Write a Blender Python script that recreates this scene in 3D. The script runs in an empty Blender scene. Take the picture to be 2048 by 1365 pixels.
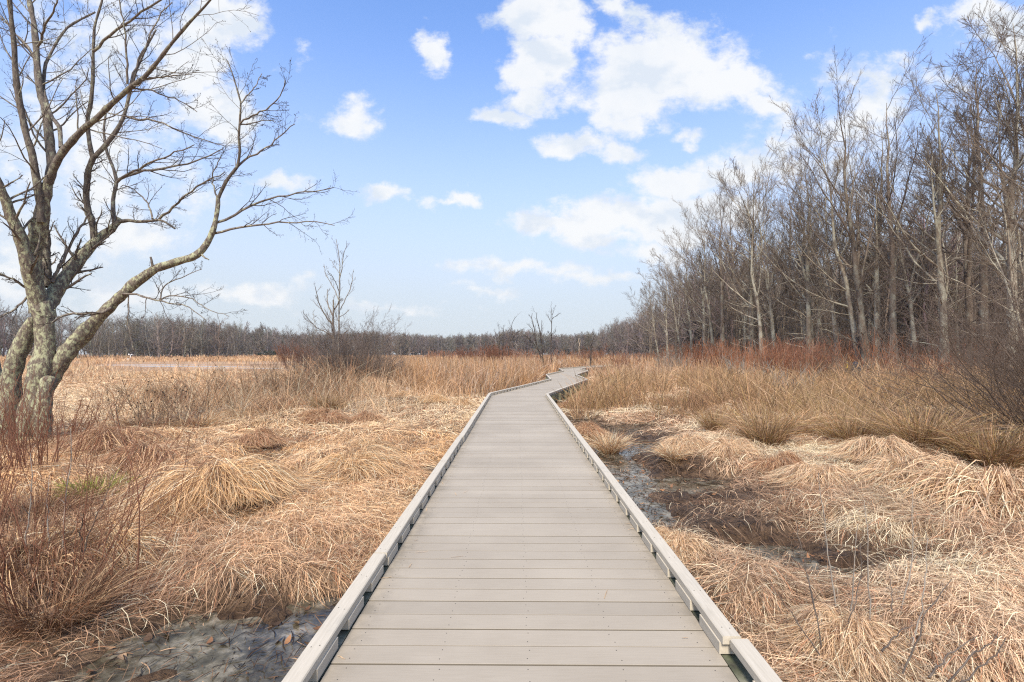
import bpy, math
import numpy as np

# ------------------------------------------------------------------ basics
F, CX, HY, CH = 970.0, 1024.0, 708.0, 1.45      # focal length and horizon of the photograph, eye height over the deck
PI = math.pi
scene = bpy.context.scene
col = scene.collection
rng = np.random.default_rng(11)


def P(px, py, d):
    return np.array([(px - CX) / F * d, d, CH - (py - HY) / F * d])


def gp(px, py, z=-0.36):
    d = F * (CH - z) / (py - HY)
    return (px - CX) / F * d, d


def hash2(ix, iy, seed):
    v = np.sin(ix * 127.1 + iy * 311.7 + seed * 74.7) * 43758.5453
    return v - np.floor(v)


def vnoise(x, y, seed=0):
    x = np.asarray(x, float); y = np.asarray(y, float)
    ix = np.floor(x); iy = np.floor(y)
    fx = x - ix; fy = y - iy
    fx = fx * fx * (3 - 2 * fx); fy = fy * fy * (3 - 2 * fy)
    a = hash2(ix, iy, seed); b = hash2(ix + 1, iy, seed)
    c = hash2(ix, iy + 1, seed); d = hash2(ix + 1, iy + 1, seed)
    return (a * (1 - fx) + b * fx) * (1 - fy) + (c * (1 - fx) + d * fx) * fy


def fbm(x, y, octv=4, seed=0):
    s = 0; a = 0.5; t = 0
    for o in range(octv):
        s = s + a * vnoise(x * 2 ** o + o * 17.3, y * 2 ** o - o * 9.1, seed + o)
        t += a; a *= 0.5
    return s / t


def sstep(a, b, x):
    t = np.clip((x - a) / (b - a), 0, 1)
    return t * t * (3 - 2 * t)


def norm(v):
    return v / np.maximum(np.linalg.norm(v, axis=-1, keepdims=True), 1e-9)


# ------------------------------------------------------------------ scene objects
def tag(o, label=None, cat=None, group=None, kind=None):
    if label: o['label'] = label
    if cat: o['category'] = cat
    if group: o['group'] = group
    if kind: o['kind'] = kind
    return o


def empty(name, loc=(0, 0, 0), label=None, cat=None, group=None, rz=0.0):
    o = bpy.data.objects.new(name, None)
    o.empty_display_size = 0.2
    o.location = loc; o.rotation_euler = (0, 0, rz)
    col.objects.link(o)
    return tag(o, label, cat, group)


def mesh_np(name, V, Fq, mats, cols=None, smooth=False, midx=None, F3=None):
    """mesh data from numpy quads (and optional triangles)"""
    me = bpy.data.meshes.new(name)
    V = np.ascontiguousarray(V, np.float32)
    Fq = np.asarray(Fq, np.int32).reshape(-1, 4)
    n3 = 0 if F3 is None else len(F3)
    me.vertices.add(len(V)); me.vertices.foreach_set('co', V.ravel())
    nl = len(Fq) * 4 + n3 * 3
    me.loops.add(nl)
    li = Fq.ravel()
    starts = np.arange(len(Fq), dtype=np.int32) * 4
    tot = np.full(len(Fq), 4, np.int32)
    if n3:
        F3 = np.asarray(F3, np.int32)
        li = np.concatenate([li, F3.ravel()])
        starts = np.concatenate([starts, len(Fq) * 4 + np.arange(n3, dtype=np.int32) * 3])
        tot = np.concatenate([tot, np.full(n3, 3, np.int32)])
    me.loops.foreach_set('vertex_index', np.ascontiguousarray(li, np.int32))
    me.polygons.add(len(starts))
    me.polygons.foreach_set('loop_start', starts)
    try:
        me.polygons.foreach_set('loop_total', tot)
    except Exception:
        pass
    for m in (mats if isinstance(mats, (list, tuple)) else [mats]):
        me.materials.append(m)
    if midx is not None:
        me.polygons.foreach_set('material_index', np.ascontiguousarray(midx, np.int32))
    me.polygons.foreach_set('use_smooth', np.full(len(starts), bool(smooth)))
    if cols is not None:
        a = me.attributes.new('Col', 'FLOAT_COLOR', 'POINT')
        c = np.ones((len(V), 4), np.float32); c[:, :3] = cols
        a.data.foreach_set('color', c.ravel())
    me.update(calc_edges=True)
    return me


def link(name, me, parent=None, loc=None):
    o = bpy.data.objects.new(name, me)
    if parent is not None: o.parent = parent
    if loc is not None: o.location = loc
    col.objects.link(o)
    return o


def copy_tree(root, loc, rz, sc, label, group=None, tilt=(0, 0)):
    r = root.copy(); col.objects.link(r)
    r.location = loc; r.rotation_euler = (tilt[0], tilt[1], rz); r.scale = sc if isinstance(sc, tuple) else (sc, sc, sc)
    if label: r['label'] = label
    if group: r['group'] = group
    for ch in root.children:
        c = ch.copy(); col.objects.link(c); c.parent = r
    return r


class Geo:
    """collects boxes / prisms / tubes for ONE mesh"""
    def __init__(s): s.V = []; s.Q = []; s.n = 0; s.M = []; s.C = []
    def add(s, V, Q, mi=0, c=None):
        V = np.asarray(V, float).reshape(-1, 3); Q = np.asarray(Q, int).reshape(-1, 4)
        s.V.append(V); s.Q.append(Q + s.n); s.n += len(V)
        s.M.append(np.full(len(Q), mi)); s.C.append(np.tile(np.ones(3) if c is None else np.asarray(c, float), (len(V), 1)) if c is None or np.ndim(c) == 1 else c)
    def obox(s, o, ax, ay, az, mi=0, c=None):
        """box from corner o with edge vectors"""
        o, ax, ay, az = map(lambda v: np.asarray(v, float), (o, ax, ay, az))
        V = [o, o + ax, o + ax + ay, o + ay, o + az, o + ax + az, o + ax + ay + az, o + ay + az]
        s.add(V, [(3, 2, 1, 0), (4, 5, 6, 7), (0, 1, 5, 4), (1, 2, 6, 5), (2, 3, 7, 6), (3, 0, 4, 7)], mi, c)
    def build(s, name, mats, parent=None, smooth=False, loc=None):
        me = mesh_np(name, np.concatenate(s.V), np.concatenate(s.Q), mats, np.concatenate(s.C), smooth, np.concatenate(s.M))
        return link(name, me, parent, loc)


def strips(PT, W, side=None):
    """blades: PT (N,m,3) centre lines, W (N,m) full widths -> V, Q"""
    N, m, _ = PT.shape
    T = np.gradient(PT, axis=1)
    T = norm(T)
    if side is None:
        side = norm(rng.normal(size=(N, 1, 3)))
    S = norm(np.cross(T, np.broadcast_to(side, T.shape)))
    V = np.stack([PT - S * W[..., None] / 2, PT + S * W[..., None] / 2], 2).reshape(-1, 3)
    b = (np.arange(N) * m * 2)[:, None] + (np.arange(m - 1) * 2)[None]
    Q = np.stack([b, b + 1, b + 3, b + 2], -1).reshape(-1, 4)
    return V, Q


def tubes(PT, RD, k):
    """PT (N,m,3), RD (N,m) -> V, Q of k-sided tubes"""
    N, m, _ = PT.shape
    T = norm(np.gradient(PT, axis=1))
    ref = norm(np.array([0.31, 0.87, 0.39]) + 0 * T)
    bad = (np.abs((T * ref).sum(-1)) > 0.92).any(1)
    ref = ref.copy(); ref[bad] = norm(np.array([0.9, -0.3, 0.2]))
    A = norm(np.cross(T, ref)); B = np.cross(T, A)
    an = np.arange(k) / k * 2 * PI
    V = PT[:, :, None] + RD[:, :, None, None] * (np.cos(an)[None, None, :, None] * A[:, :, None] + np.sin(an)[None, None, :, None] * B[:, :, None])
    V = V.reshape(-1, 3)
    b = (np.arange(N) * m * k)[:, None, None] + (np.arange(m - 1) * k)[None, :, None]
    j = np.arange(k)[None, None]; j2 = (j + 1) % k
    Q = np.stack([b + j, b + j2, b + k + j2, b + k + j], -1).reshape(-1, 4)
    return V, Q


def join(parts):
    """[(V,Q,mat,col)] -> arrays"""
    Vs, Qs, Ms, Cs = [], [], [], []; n = 0
    for V, Q, mi, c in parts:
        Vs.append(V); Qs.append(Q + n); n += len(V); Ms.append(np.full(len(Q), mi))
        Cs.append(np.broadcast_to(np.asarray(c, float), (len(V), 3)))
    return np.concatenate(Vs), np.concatenate(Qs), np.concatenate(Ms), np.concatenate(Cs)


def resample(pts, n):
    pts = np.asarray(pts, float)
    s = np.concatenate([[0], np.cumsum(np.linalg.norm(np.diff(pts[:, :3], axis=0), axis=1))])
    t = np.linspace(0, s[-1], n)
    # smooth (Catmull-Rom like) by dense linear sampling + averaging
    td = np.linspace(0, s[-1], n * 4)
    D = np.stack([np.interp(td, s, pts[:, j]) for j in range(pts.shape[1])], 1)
    for _ in range(3):
        D[1:-1] = (D[:-2] + 2 * D[1:-1] + D[2:]) / 4
    return np.stack([np.interp(t, td, D[:, j]) for j in range(pts.shape[1])], 1)


def spawn(Pp, Rp, k, t0, t1, lr, ang, m, up=0.05, wig=0.12, rr=0.55, g=rng, lmax=9e9, rmin=0.002, tend=0.35, bias=None, fall=0.55, flat=0.0):
    N, n, _ = Pp.shape
    ar = np.arange(N)[:, None]
    t = (np.arange(k)[None] + g.random((N, k))) / k * (t1 - t0) + t0
    f = t * (n - 1); i = np.clip(np.floor(f).astype(int), 0, n - 2); fr = (f - i)[..., None]
    base = Pp[ar, i] * (1 - fr) + Pp[ar, i + 1] * fr
    tan = norm(Pp[ar, i + 1] - Pp[ar, i])
    Lp = np.linalg.norm(np.diff(Pp, axis=1), axis=2).sum(1)[:, None]
    rad = Rp[ar, i] * (1 - fr[..., 0]) + Rp[ar, i + 1] * fr[..., 0]
    q = norm(g.normal(size=(N, k, 3)))
    a = norm(np.cross(tan, q))
    if flat:
        a[..., 2] *= (1 - flat); a = norm(a)
    A = (ang + g.normal(size=(N, k)) * 0.16)[..., None]
    d = np.cos(A) * tan + np.sin(A) * a
    if bias is not None: d = d + np.asarray(bias) * 0.5
    d = norm(d)
    L = np.minimum(lr * Lp * (1 - fall * t) * (0.55 + 0.8 * g.random((N, k))), lmax)
    r0 = np.maximum(rad * rr, rmin)
    st = (L / (m - 1))[..., None]
    out = [base]
    p = base
    for s in range(m - 1):
        p = p + d * st
        out.append(p)
        d = norm(d + np.array([0, 0, up]) + g.normal(size=d.shape) * wig + (0 if bias is None else np.asarray(bias) * 0.12))
    PT = np.stack(out, 2).reshape(N * k, m, 3)
    RD = (r0[..., None] * np.linspace(1, tend, m)).reshape(N * k, m)
    return PT, np.maximum(RD, rmin * 0.6)


# ------------------------------------------------------------------ materials
def mat(name):
    m = bpy.data.materials.new(name); m.use_nodes = True
    nt = m.node_tree; nt.nodes.clear()
    out = nt.nodes.new('ShaderNodeOutputMaterial')
    b = nt.nodes.new('ShaderNodeBsdfPrincipled')
    nt.links.new(b.outputs[0], out.inputs[0])
    b.inputs['Specular IOR Level'].default_value = 0.25
    b.inputs['Roughness'].default_value = 0.75
    return m, nt, b


def N(nt, t, **kw):
    n = nt.nodes.new('ShaderNode' + t)
    for k, v in kw.items():
        setattr(n, k, v)
    return n


def noise_node(nt, scale, detail=4, rough=0.6, vec=None, stretch=None):
    n = N(nt, 'TexNoise'); n.inputs['Scale'].default_value = scale
    n.inputs['Detail'].default_value = detail; n.inputs['Roughness'].default_value = rough
    if vec is None:
        tc = N(nt, 'TexCoord'); vec = tc.outputs['Object']
    if stretch:
        mp = N(nt, 'Mapping'); mp.inputs['Scale'].default_value = stretch
        nt.links.new(vec, mp.inputs[0]); vec = mp.outputs[0]
    nt.links.new(vec, n.inputs['Vector'])
    return n


def ramp(nt, fac, stops):
    r = N(nt, 'ValToRGB')
    e = r.color_ramp.elements
    e[0].position, e[0].color = stops[0][0], (*stops[0][1], 1)
    e[1].position, e[1].color = stops[-1][0], (*stops[-1][1], 1)
    for p, c in stops[1:-1]:
        x = e.new(p); x.color = (*c, 1)
    nt.links.new(fac, r.inputs[0])
    return r


def mixc(nt, fac, a, b, mode='MIX'):
    m = N(nt, 'Mix', data_type='RGBA', blend_type=mode)
    for sock, v in ((0, fac), (6, a), (7, b)):
        if hasattr(v, 'links') or hasattr(v, 'is_linked'):
            nt.links.new(v, m.inputs[sock])
        elif isinstance(v, (int, float)):
            m.inputs[sock].default_value = v
        else:
            m.inputs[sock].default_value = (*v, 1)
    return m.outputs[2]


def bump(nt, b, h, strength=0.3, dist=0.02):
    n = N(nt, 'Bump'); n.inputs['Strength'].default_value = strength; n.inputs['Distance'].default_value = dist
    nt.links.new(h, n.inputs['Height']); nt.links.new(n.outputs[0], b.inputs['Normal'])


def attr_mat(name, rough=0.7, transl=0.0, spec=0.2):
    """colour from the per-blade colour attribute (species / age of the stem)"""
    m, nt, b = mat(name)
    a = N(nt, 'Attribute', attribute_name='Col')
    nt.links.new(a.outputs['Color'], b.inputs['Base Color'])
    b.inputs['Roughness'].default_value = rough
    b.inputs['Specular IOR Level'].default_value = spec
    if transl:
        t = N(nt, 'BsdfTranslucent'); nt.links.new(a.outputs['Color'], t.inputs[0])
        mx = N(nt, 'MixShader'); mx.inputs[0].default_value = transl
        nt.links.new(b.outputs[0], mx.inputs[1]); nt.links.new(t.outputs[0], mx.inputs[2])
        nt.links.new(mx.outputs[0], nt.nodes['Material Output'].inputs[0])
    return m


M_grass = attr_mat('dry_grass', 0.62, 0.22, 0.25)
M_stem = attr_mat('dry_stem', 0.7, 0.0, 0.2)


def bark_mat(name, base, dark, lichen, lscale, lo, hi, patch=0.0):
    m, nt, b = mat(name)
    tc = N(nt, 'TexCoord'); oi = N(nt, 'ObjectInfo')
    add = N(nt, 'VectorMath', operation='ADD')
    nt.links.new(tc.outputs['Object'], add.inputs[0])
    vm = N(nt, 'VectorMath', operation='SCALE'); vm.inputs['Scale'].default_value = 37.0
    cmb = N(nt, 'CombineXYZ'); nt.links.new(oi.outputs['Random'], cmb.inputs[0]); nt.links.new(oi.outputs['Random'], cmb.inputs[1])
    nt.links.new(cmb.outputs[0], vm.inputs[0]); nt.links.new(vm.outputs[0], add.inputs[1])
    v = add.outputs[0]
    n1 = noise_node(nt, lscale * 2.2, 6, 0.7, v, (1, 1, 0.28))
    c = ramp(nt, n1.outputs[0], [(0.32, dark), (0.62, base)])
    n2 = noise_node(nt, lscale, 7, 0.68, v, (1, 1, 0.6))
    lm = ramp(nt, n2.outputs[0], [(lo, (0, 0, 0)), (hi, (1, 1, 1))])
    cc = mixc(nt, lm.outputs[0], c.outputs[0], lichen)
    hv = N(nt, 'HueSaturation')
    mr = N(nt, 'MapRange'); mr.inputs[3].default_value = 0.72; mr.inputs[4].default_value = 1.2
    nt.links.new(oi.outputs['Random'], mr.inputs[0]); nt.links.new(mr.outputs[0], hv.inputs['Value'])
    nt.links.new(cc, hv.inputs['Color'])
    nt.links.new(hv.outputs[0], b.inputs['Base Color'])
    b.inputs['Roughness'].default_value = 0.85
    bump(nt, b, n1.outputs[0], 0.7, 0.03)
    return m


M_bark_alder = bark_mat('lichen_bark', (0.25, 0.205, 0.155), (0.075, 0.056, 0.042), (0.44, 0.44, 0.27), 17.0, 0.48, 0.58)
M_bark_limb = bark_mat('limb_bark', (0.20, 0.163, 0.13), (0.065, 0.052, 0.042), (0.33, 0.32, 0.22), 12.0, 0.52, 0.64)
M_bark_pale = bark_mat('pale_bark', (0.28, 0.225, 0.165), (0.105, 0.08, 0.06), (0.45, 0.425, 0.32), 1.6, 0.44, 0.62)
M_bark_brown = bark_mat('brown_bark', (0.205, 0.155, 0.112), (0.08, 0.06, 0.044), (0.32, 0.31, 0.24), 1.3, 0.52, 0.72)


def plain_mat(name, c, c2, scale, rough=0.85):
    m, nt, b = mat(name)
    n = noise_node(nt, scale, 4)
    r = ramp(nt, n.outputs[0], [(0.3, c), (0.7, c2)])
    nt.links.new(r.outputs[0], b.inputs['Base Color']); b.inputs['Roughness'].default_value = rough
    return m


M_twig = plain_mat('twig_bark', (0.098, 0.074, 0.055), (0.185, 0.145, 0.112), 0.6)
M_twig_pale = plain_mat('pale_twig_bark', (0.15, 0.115, 0.082), (0.27, 0.215, 0.16), 0.6)
M_twig_red = plain_mat('red_twig_bark', (0.12, 0.050, 0.030), (0.25, 0.115, 0.065), 1.8)
M_twig_grey = plain_mat('grey_shrub_bark', (0.075, 0.053, 0.040), (0.165, 0.122, 0.092), 1.5)
M_twig_brown = plain_mat('brown_shrub_bark', (0.10, 0.064, 0.04), (0.215, 0.15, 0.10), 1.5)
M_fine = plain_mat('fine_twig_bark', (0.05, 0.038, 0.03), (0.10, 0.078, 0.06), 3.0)
M_far = attr_mat('far_wood_bark', 0.9, 0.0, 0.05)
M_seed = plain_mat('seed_head', (0.035, 0.022, 0.016), (0.07, 0.045, 0.03), 30)

# composite decking
m, nt, b = mat('composite_decking'); M_deck = m
geo = N(nt, 'NewGeometry'); at = N(nt, 'Attribute', attribute_name='Col')
n1 = noise_node(nt, 1.0, 5, 0.65, geo.outputs['Position'], (6, 160, 6))
n2 = noise_node(nt, 0.9, 4, 0.6, geo.outputs['Position'])
n3 = noise_node(nt, 9.0, 6, 0.7, geo.outputs['Position'])
c1 = ramp(nt, n1.outputs[0], [(0.30, (0.312, 0.264, 0.196)), (0.72, (0.370, 0.318, 0.243))])
c2 = mixc(nt, 0.34, c1.outputs[0], ramp(nt, n2.outputs[0], [(0.35, (0.26, 0.217, 0.160)), (0.65, (0.405, 0.350, 0.268))]).outputs[0])
dirt = ramp(nt, n3.outputs[0], [(0.42, (1, 1, 1)), (0.62, (0, 0, 0))])
sepc = N(nt, 'SeparateColor'); nt.links.new(at.outputs['Color'], sepc.inputs[0])
mul = N(nt, 'Math', operation='MULTIPLY'); nt.links.new(sepc.outputs[1], mul.inputs[0]); nt.links.new(dirt.outputs[0], mul.inputs[1])
c3 = mixc(nt, mul.outputs[0], c2, (0.13, 0.115, 0.09))
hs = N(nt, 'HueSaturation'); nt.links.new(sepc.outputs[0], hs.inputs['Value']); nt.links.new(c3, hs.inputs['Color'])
nt.links.new(hs.outputs[0], b.inputs['Base Color']); b.inputs['Roughness'].default_value = 0.62
bump(nt, b, n1.outputs[0], 0.25, 0.003)

m, nt, b = mat('composite_rail'); M_rail = m
geo = N(nt, 'NewGeometry')
n1 = noise_node(nt, 1.0, 6, 0.7, geo.outputs['Position'], (90, 5, 60))
n2 = noise_node(nt, 2.5, 5, 0.65, geo.outputs['Position'])
c1 = ramp(nt, n1.outputs[0], [(0.28, (0.41, 0.36, 0.275)), (0.70, (0.53, 0.47, 0.37))])
c2 = mixc(nt, ramp(nt, n2.outputs[0], [(0.55, (0, 0, 0)), (0.80, (0.5, 0.5, 0.5))]).outputs[0], c1.outputs[0], (0.30, 0.285, 0.235))
nt.links.new(c2, b.inputs['Base Color']); b.inputs['Roughness'].default_value = 0.65
bump(nt, b, n1.outputs[0], 0.35, 0.003)

m, nt, b = mat('algae_stained_timber'); M_beam = m
geo = N(nt, 'NewGeometry')
n1 = noise_node(nt, 1.0, 5, 0.65, geo.outputs['Position'], (5, 5, 1.4))
n2 = noise_node(nt, 14, 5, 0.7, geo.outputs['Position'])
c1 = ramp(nt, n1.outputs[0], [(0.34, (0.045, 0.043, 0.03)), (0.50, (0.13, 0.13, 0.085)), (0.68, (0.27, 0.255, 0.19))])
c2 = mixc(nt, ramp(nt, n2.outputs[0], [(0.45, (0, 0, 0)), (0.62, (0.8, 0.8, 0.8))]).outputs[0], c1.outputs[0], (0.075, 0.085, 0.045))
nt.links.new(c2, b.inputs['Base Color']); b.inputs['Roughness'].default_value = 0.9
M_screw = plain_mat('screw_head', (0.03, 0.028, 0.026), (0.06, 0.055, 0.05), 40, 0.5)
M_white = plain_mat('white_paint', (0.70, 0.70, 0.68), (0.80, 0.80, 0.78), 8, 0.5)
M_slate = plain_mat('slate_blue_wood', (0.028, 0.033, 0.042), (0.06, 0.066, 0.08), 6, 0.7)
M_yellow = plain_mat('yellow_paint', (0.50, 0.33, 0.06), (0.62, 0.43, 0.09), 20, 0.6)
M_wood = plain_mat('bleached_wood', (0.30, 0.22, 0.15), (0.46, 0.36, 0.25), 25, 0.85)
M_sap = plain_mat('dark_sapling_bark', (0.03, 0.022, 0.017), (0.075, 0.058, 0.045), 6)
M_dark = plain_mat('dark_twig', (0.06, 0.047, 0.038), (0.15, 0.12, 0.095), 12)
M_canes = plain_mat('grey_cane', (0.17, 0.145, 0.115), (0.30, 0.26, 0.21), 6)
M_green = attr_mat('evergreen_leaf', 0.6, 0.1, 0.3)

# ground: wet mud and old thatch, driven by the mud attribute and noise
m, nt, b = mat('marsh_ground'); M_ground = m
geo = N(nt, 'NewGeometry'); at = N(nt, 'Attribute', attribute_name='Col')
sepc = N(nt, 'SeparateColor'); nt.links.new(at.outputs['Color'], sepc.inputs[0])
n1 = noise_node(nt, 9, 8, 0.72, geo.outputs['Position'])
n2 = noise_node(nt, 0.25, 6, 0.65, geo.outputs['Position'])
n4 = noise_node(nt, 0.035, 5, 0.6, geo.outputs['Position'], (1, 2.5, 1))
th = ramp(nt, n1.outputs[0], [(0.28, (0.16, 0.095, 0.055)), (0.5, (0.40, 0.26, 0.15)), (0.70, (0.60, 0.43, 0.27))])
th2 = mixc(nt, ramp(nt, n2.outputs[0], [(0.4, (0, 0, 0)), (0.62, (0.7, 0.7, 0.7))]).outputs[0], th.outputs[0], (0.32, 0.185, 0.10))
far_c = ramp(nt, n4.outputs[0], [(0.35, (0.25, 0.145, 0.08)), (0.52, (0.42, 0.265, 0.15)), (0.70, (0.54, 0.385, 0.24))])
th3 = mixc(nt, sepc.outputs[1], th2, far_c.outputs[0])
mud = ramp(nt, n1.outputs[0], [(0.34, (0.028, 0.016, 0.009)), (0.66, (0.15, 0.09, 0.048))])
stem_shade = ramp(nt, n1.outputs[0], [(0.3, (0.07, 0.042, 0.025)), (0.7, (0.26, 0.16, 0.09))])  # dark brown painted on the ground for the shade between standing stems
th3 = mixc(nt, sepc.outputs[2], th3, stem_shade.outputs[0])
cc = mixc(nt, sepc.outputs[0], th3, mud.outputs[0])
nt.links.new(cc, b.inputs['Base Color'])
rr_ = N(nt, 'MapRange'); rr_.inputs[3].default_value = 0.9; rr_.inputs[4].default_value = 0.38
nt.links.new(sepc.outputs[0], rr_.inputs[0]); nt.links.new(rr_.outputs[0], b.inputs['Roughness'])
bump(nt, b, n1.outputs[0], 1.0, 0.09)

m, nt, b = mat('marsh_water'); M_water = m
geo = N(nt, 'NewGeometry')
n1 = noise_node(nt, 5, 7, 0.7, geo.outputs['Position'])
n2 = noise_node(nt, 22, 5, 0.7, geo.outputs['Position'])
n3 = noise_node(nt, 1.6, 3, 0.5, geo.outputs['Position'])
c = ramp(nt, n1.outputs[0], [(0.38, (0.022, 0.018, 0.010)), (0.5, (0.085, 0.072, 0.046)), (0.66, (0.26, 0.225, 0.165))])
nt.links.new(c.outputs[0], b.inputs['Base Color'])
r = ramp(nt, n2.outputs[0], [(0.48, (0.015, 0.015, 0.015)), (0.66, (0.16, 0.16, 0.16))])
nt.links.new(r.outputs[0], b.inputs['Roughness'])
b.inputs['Specular IOR Level'].default_value = 0.5; b.inputs['IOR'].default_value = 1.5
bump(nt, b, n2.outputs[0], 0.05, 0.02)
m, nt, b = mat('pond_water'); M_pond = m
b.inputs['Base Color'].default_value = (0.36, 0.375, 0.385, 1); b.inputs['Roughness'].default_value = 0.28  # pale base colour stands in for the bright sky reflected on the ponds
b.inputs['Specular IOR Level'].default_value = 0.6; b.inputs['IOR'].default_value = 1.33

# ------------------------------------------------------------------ the boardwalk's line
BW = np.array([(0.03, -6.0), (0.21, 16.55), (3.06, 26.15), (3.25, 32.1), (5.10, 39.0), (5.38, 45.2), (11.0, 57.2), (14.5, 61.5)])
BW[0] = (0.058 - 0.0093 * 6, -6.0)
HW = 0.926          # half deck width


def bw_dist(x, y):
    """signed lateral distance (+ right) and distance to the walk's centre line"""
    best = np.full(np.shape(x), 1e9); sg = np.zeros(np.shape(x))
    for a, c in zip(BW[:-1], BW[1:]):
        d = c - a; L = np.hypot(*d); u = d / L
        t = np.clip((x - a[0]) * u[0] + (y - a[1]) * u[1], 0, L)
        ex = x - (a[0] + u[0] * t); ey = y - (a[1] + u[1] * t)
        dd = np.hypot(ex, ey)
        s = np.where(ex * u[1] - ey * u[0] >= 0, 1, -1)
        upd = dd < best
        best = np.where(upd, dd, best); sg = np.where(upd, s, sg)
    return best, sg


# ------------------------------------------------------------------ ground shape
def ell(px0, px1, py0, py1, rot=0.0, z=-0.42):
    x, y = gp((px0 + px1) / 2, (py0 + py1) / 2, z)
    xa, _ = gp(px0, (py0 + py1) / 2, z); xb, _ = gp(px1, (py0 + py1) / 2, z)
    _, ya = gp(0, py0, z); _, yb = gp(0, py1, z)
    return (x, (ya + yb) / 2, abs(xb - xa) / 2, abs(ya - yb) / 2, rot)


# wet places: (x, y, rx, ry, rot)
WET = [
    (-1.75, 2.95, 0.95, 0.56, 0.15), (-1.3, 3.3, 0.5, 0.52, 0.3), (-1.2, 2.3, 0.42, 0.7, 0.0), (-1.85, 2.45, 0.3, 0.35, 0),
    (1.78, 8.3, 0.44, 1.7, -0.05), (1.95, 10.6, 0.5, 1.8, -0.1), (1.56, 6.6, 0.40, 1.1, -0.05), (2.2, 6.95, 1.2, 0.48, 0.10),
    (2.55, 12.1, 1.0, 0.75, 0.2), (2.4, 9.6, 0.8, 0.7, 0.0), (3.3, 12.6, 0.7, 0.45, 0.1), (1.9, 13.6, 0.7, 1.0, 0.0),
    (2.35, 4.55, 0.48, 0.24, -0.25), (2.75, 4.15, 0.26, 0.16, 0.0), (1.62, 5.4, 0.3, 0.3, 0.2),
    (2.2, 16.6, 0.8, 1.3, -0.3), (3.4, 19.5, 0.9, 1.6, -0.3), (4.7, 24.0, 0.9, 2.6, -0.25), (5.2, 29.5, 0.8, 3.0, 0.0),
]
MUD = WET + [(1.8, 5.6, 0.75, 1.3, -0.1), (2.2, 4.9, 0.9, 0.62, -0.3), (2.9, 4.4, 0.6, 0.4, 0.2), (2.4, 6.2, 0.9, 0.7, 0.2), (2.5, 7.6, 0.8, 0.6, 0.2), (2.6, 10.5, 0.9, 1.2, 0), (2.1, 8.3, 0.8, 1.2, 0.0), (-1.15, 7.4, 0.22, 0.6, 0.0), (-1.9, 3.05, 1.05, 0.7, 0.1), (1.35, 4.2, 0.2, 1.2, 0)]
PONDS = [(-62, 80, 10, 4.2, 0.0), (-47, 71, 10, 2.4, -0.1), (-33, 61, 9, 1.7, -0.15), (-24, 55, 6, 1.3, -0.1), (-60, 175, 9, 7, 0.0), (-95, 160, 12, 5, 0.0), (-75, 345, 50, 20, 0.0)]


def emask(x, y, L, soft=0.5, nz=0.35, seed=3, fs=2.2):
    nn = (fbm(x * fs, y * fs, 3, seed) - 0.5) * 2 * nz
    m = np.zeros(np.shape(x))
    for (cx, cy, rx, ry, r) in L:
        c, s = math.cos(r), math.sin(r)
        u = ((x - cx) * c + (y - cy) * s) / rx; v = (-(x - cx) * s + (y - cy) * c) / ry
        q = np.sqrt(u * u + v * v)
        m = np.maximum(m, sstep(1 + soft, 1 - soft, q + nn))
    return m


MOUNDS = [  # low lodged hummocks in the ground itself (x, y, r, h)
    (-3.3, 5.2, 0.8, 0.16), (-2.6, 7.8, 0.8, 0.2), (-5.2, 8.2, 0.9, 0.22), (-4.4, 6.4, 0.7, 0.2), (-6.4, 6.2, 0.9, 0.2), (-1.9, 4.6, 0.5, 0.08),
    (-7.5, 9.5, 1.2, 0.25), (-3.0, 10.5, 0.8, 0.15), (-5.5, 12.5, 1.2, 0.3), (-7.6, 14, 1.3, 0.25), (-3.4, 15.8, 1.4, 0.3), (-5.6, 17.5, 1.6, 0.35),
    (3.9, 5.6, 0.8, 0.16), (3.0, 3.3, 0.7, 0.12), (4.6, 4.4, 0.9, 0.18), (5.3, 6.6, 1.0, 0.28), (3.6, 7.9, 0.8, 0.18), (4.4, 9.4, 0.9, 0.2), (1.75, 3.6, 0.35, 0.08),
    (6.6, 8.2, 1.1, 0.3), (3.2, 2.2, 0.7, 0.12), (1.55, 4.35, 0.3, 0.1), (5.5, 11, 1.2, 0.25), (7.5, 12, 1.4, 0.3), (4.2, 14.5, 1.0, 0.2), (-1.6, 13.5, 0.5, 0.12), (-2.6, 13.2, .5, .12),
]


def PIT(x, y):
    return sstep(0.57, 0.68, fbm(x * 1.9 + 3.1, y * 1.9, 4, 91)) * sstep(26, 10, np.hypot(x, y))


def H(x, y):
    x = np.asarray(x, float); y = np.asarray(y, float)
    r = np.hypot(x, y)
    near = sstep(120, 30, r)
    h = -0.33 + 0.16 * (fbm(x * 0.55, y * 0.55, 4, 21) - 0.5) * near + 0.10 * (fbm(x * 1.7, y * 1.7, 3, 5) - 0.5) * sstep(30, 12, r)
    for (cx, cy, rr, hh) in MOUNDS:
        h = h + hh * np.exp(-(((x - cx) ** 2 + (y - cy) ** 2) / (rr * rr)))
    h = h - 0.10 * PIT(x, y)
    h = np.maximum(h, -0.40)
    w = emask(x, y, WET)
    h = h * (1 - w) + w * (np.where(x < 0, -0.49, -0.51) + np.where(x < 0, .26, .19) * (fbm(x * np.where(x < 0, 6., 4.), y * np.where(x < 0, 6., 4.), 4, 8) - 0.47))
    pw = emask(x, y, PONDS, 0.3, 0.5, 4, 0.12)
    h = h * (1 - pw) - 0.6 * pw
    bd, _ = bw_dist(x, y)
    k = sstep(1.75, 1.0, bd)
    h = np.where(bd < 1.75, np.minimum(h, h * (1 - k) + k * (-0.36)), h)
    # dry ground under the woods rises a little
    h = h + 0.5 * sstep(26, 60, x) * sstep(20, 45, y) * sstep(0, 1, near + 0.3)
    return h


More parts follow.
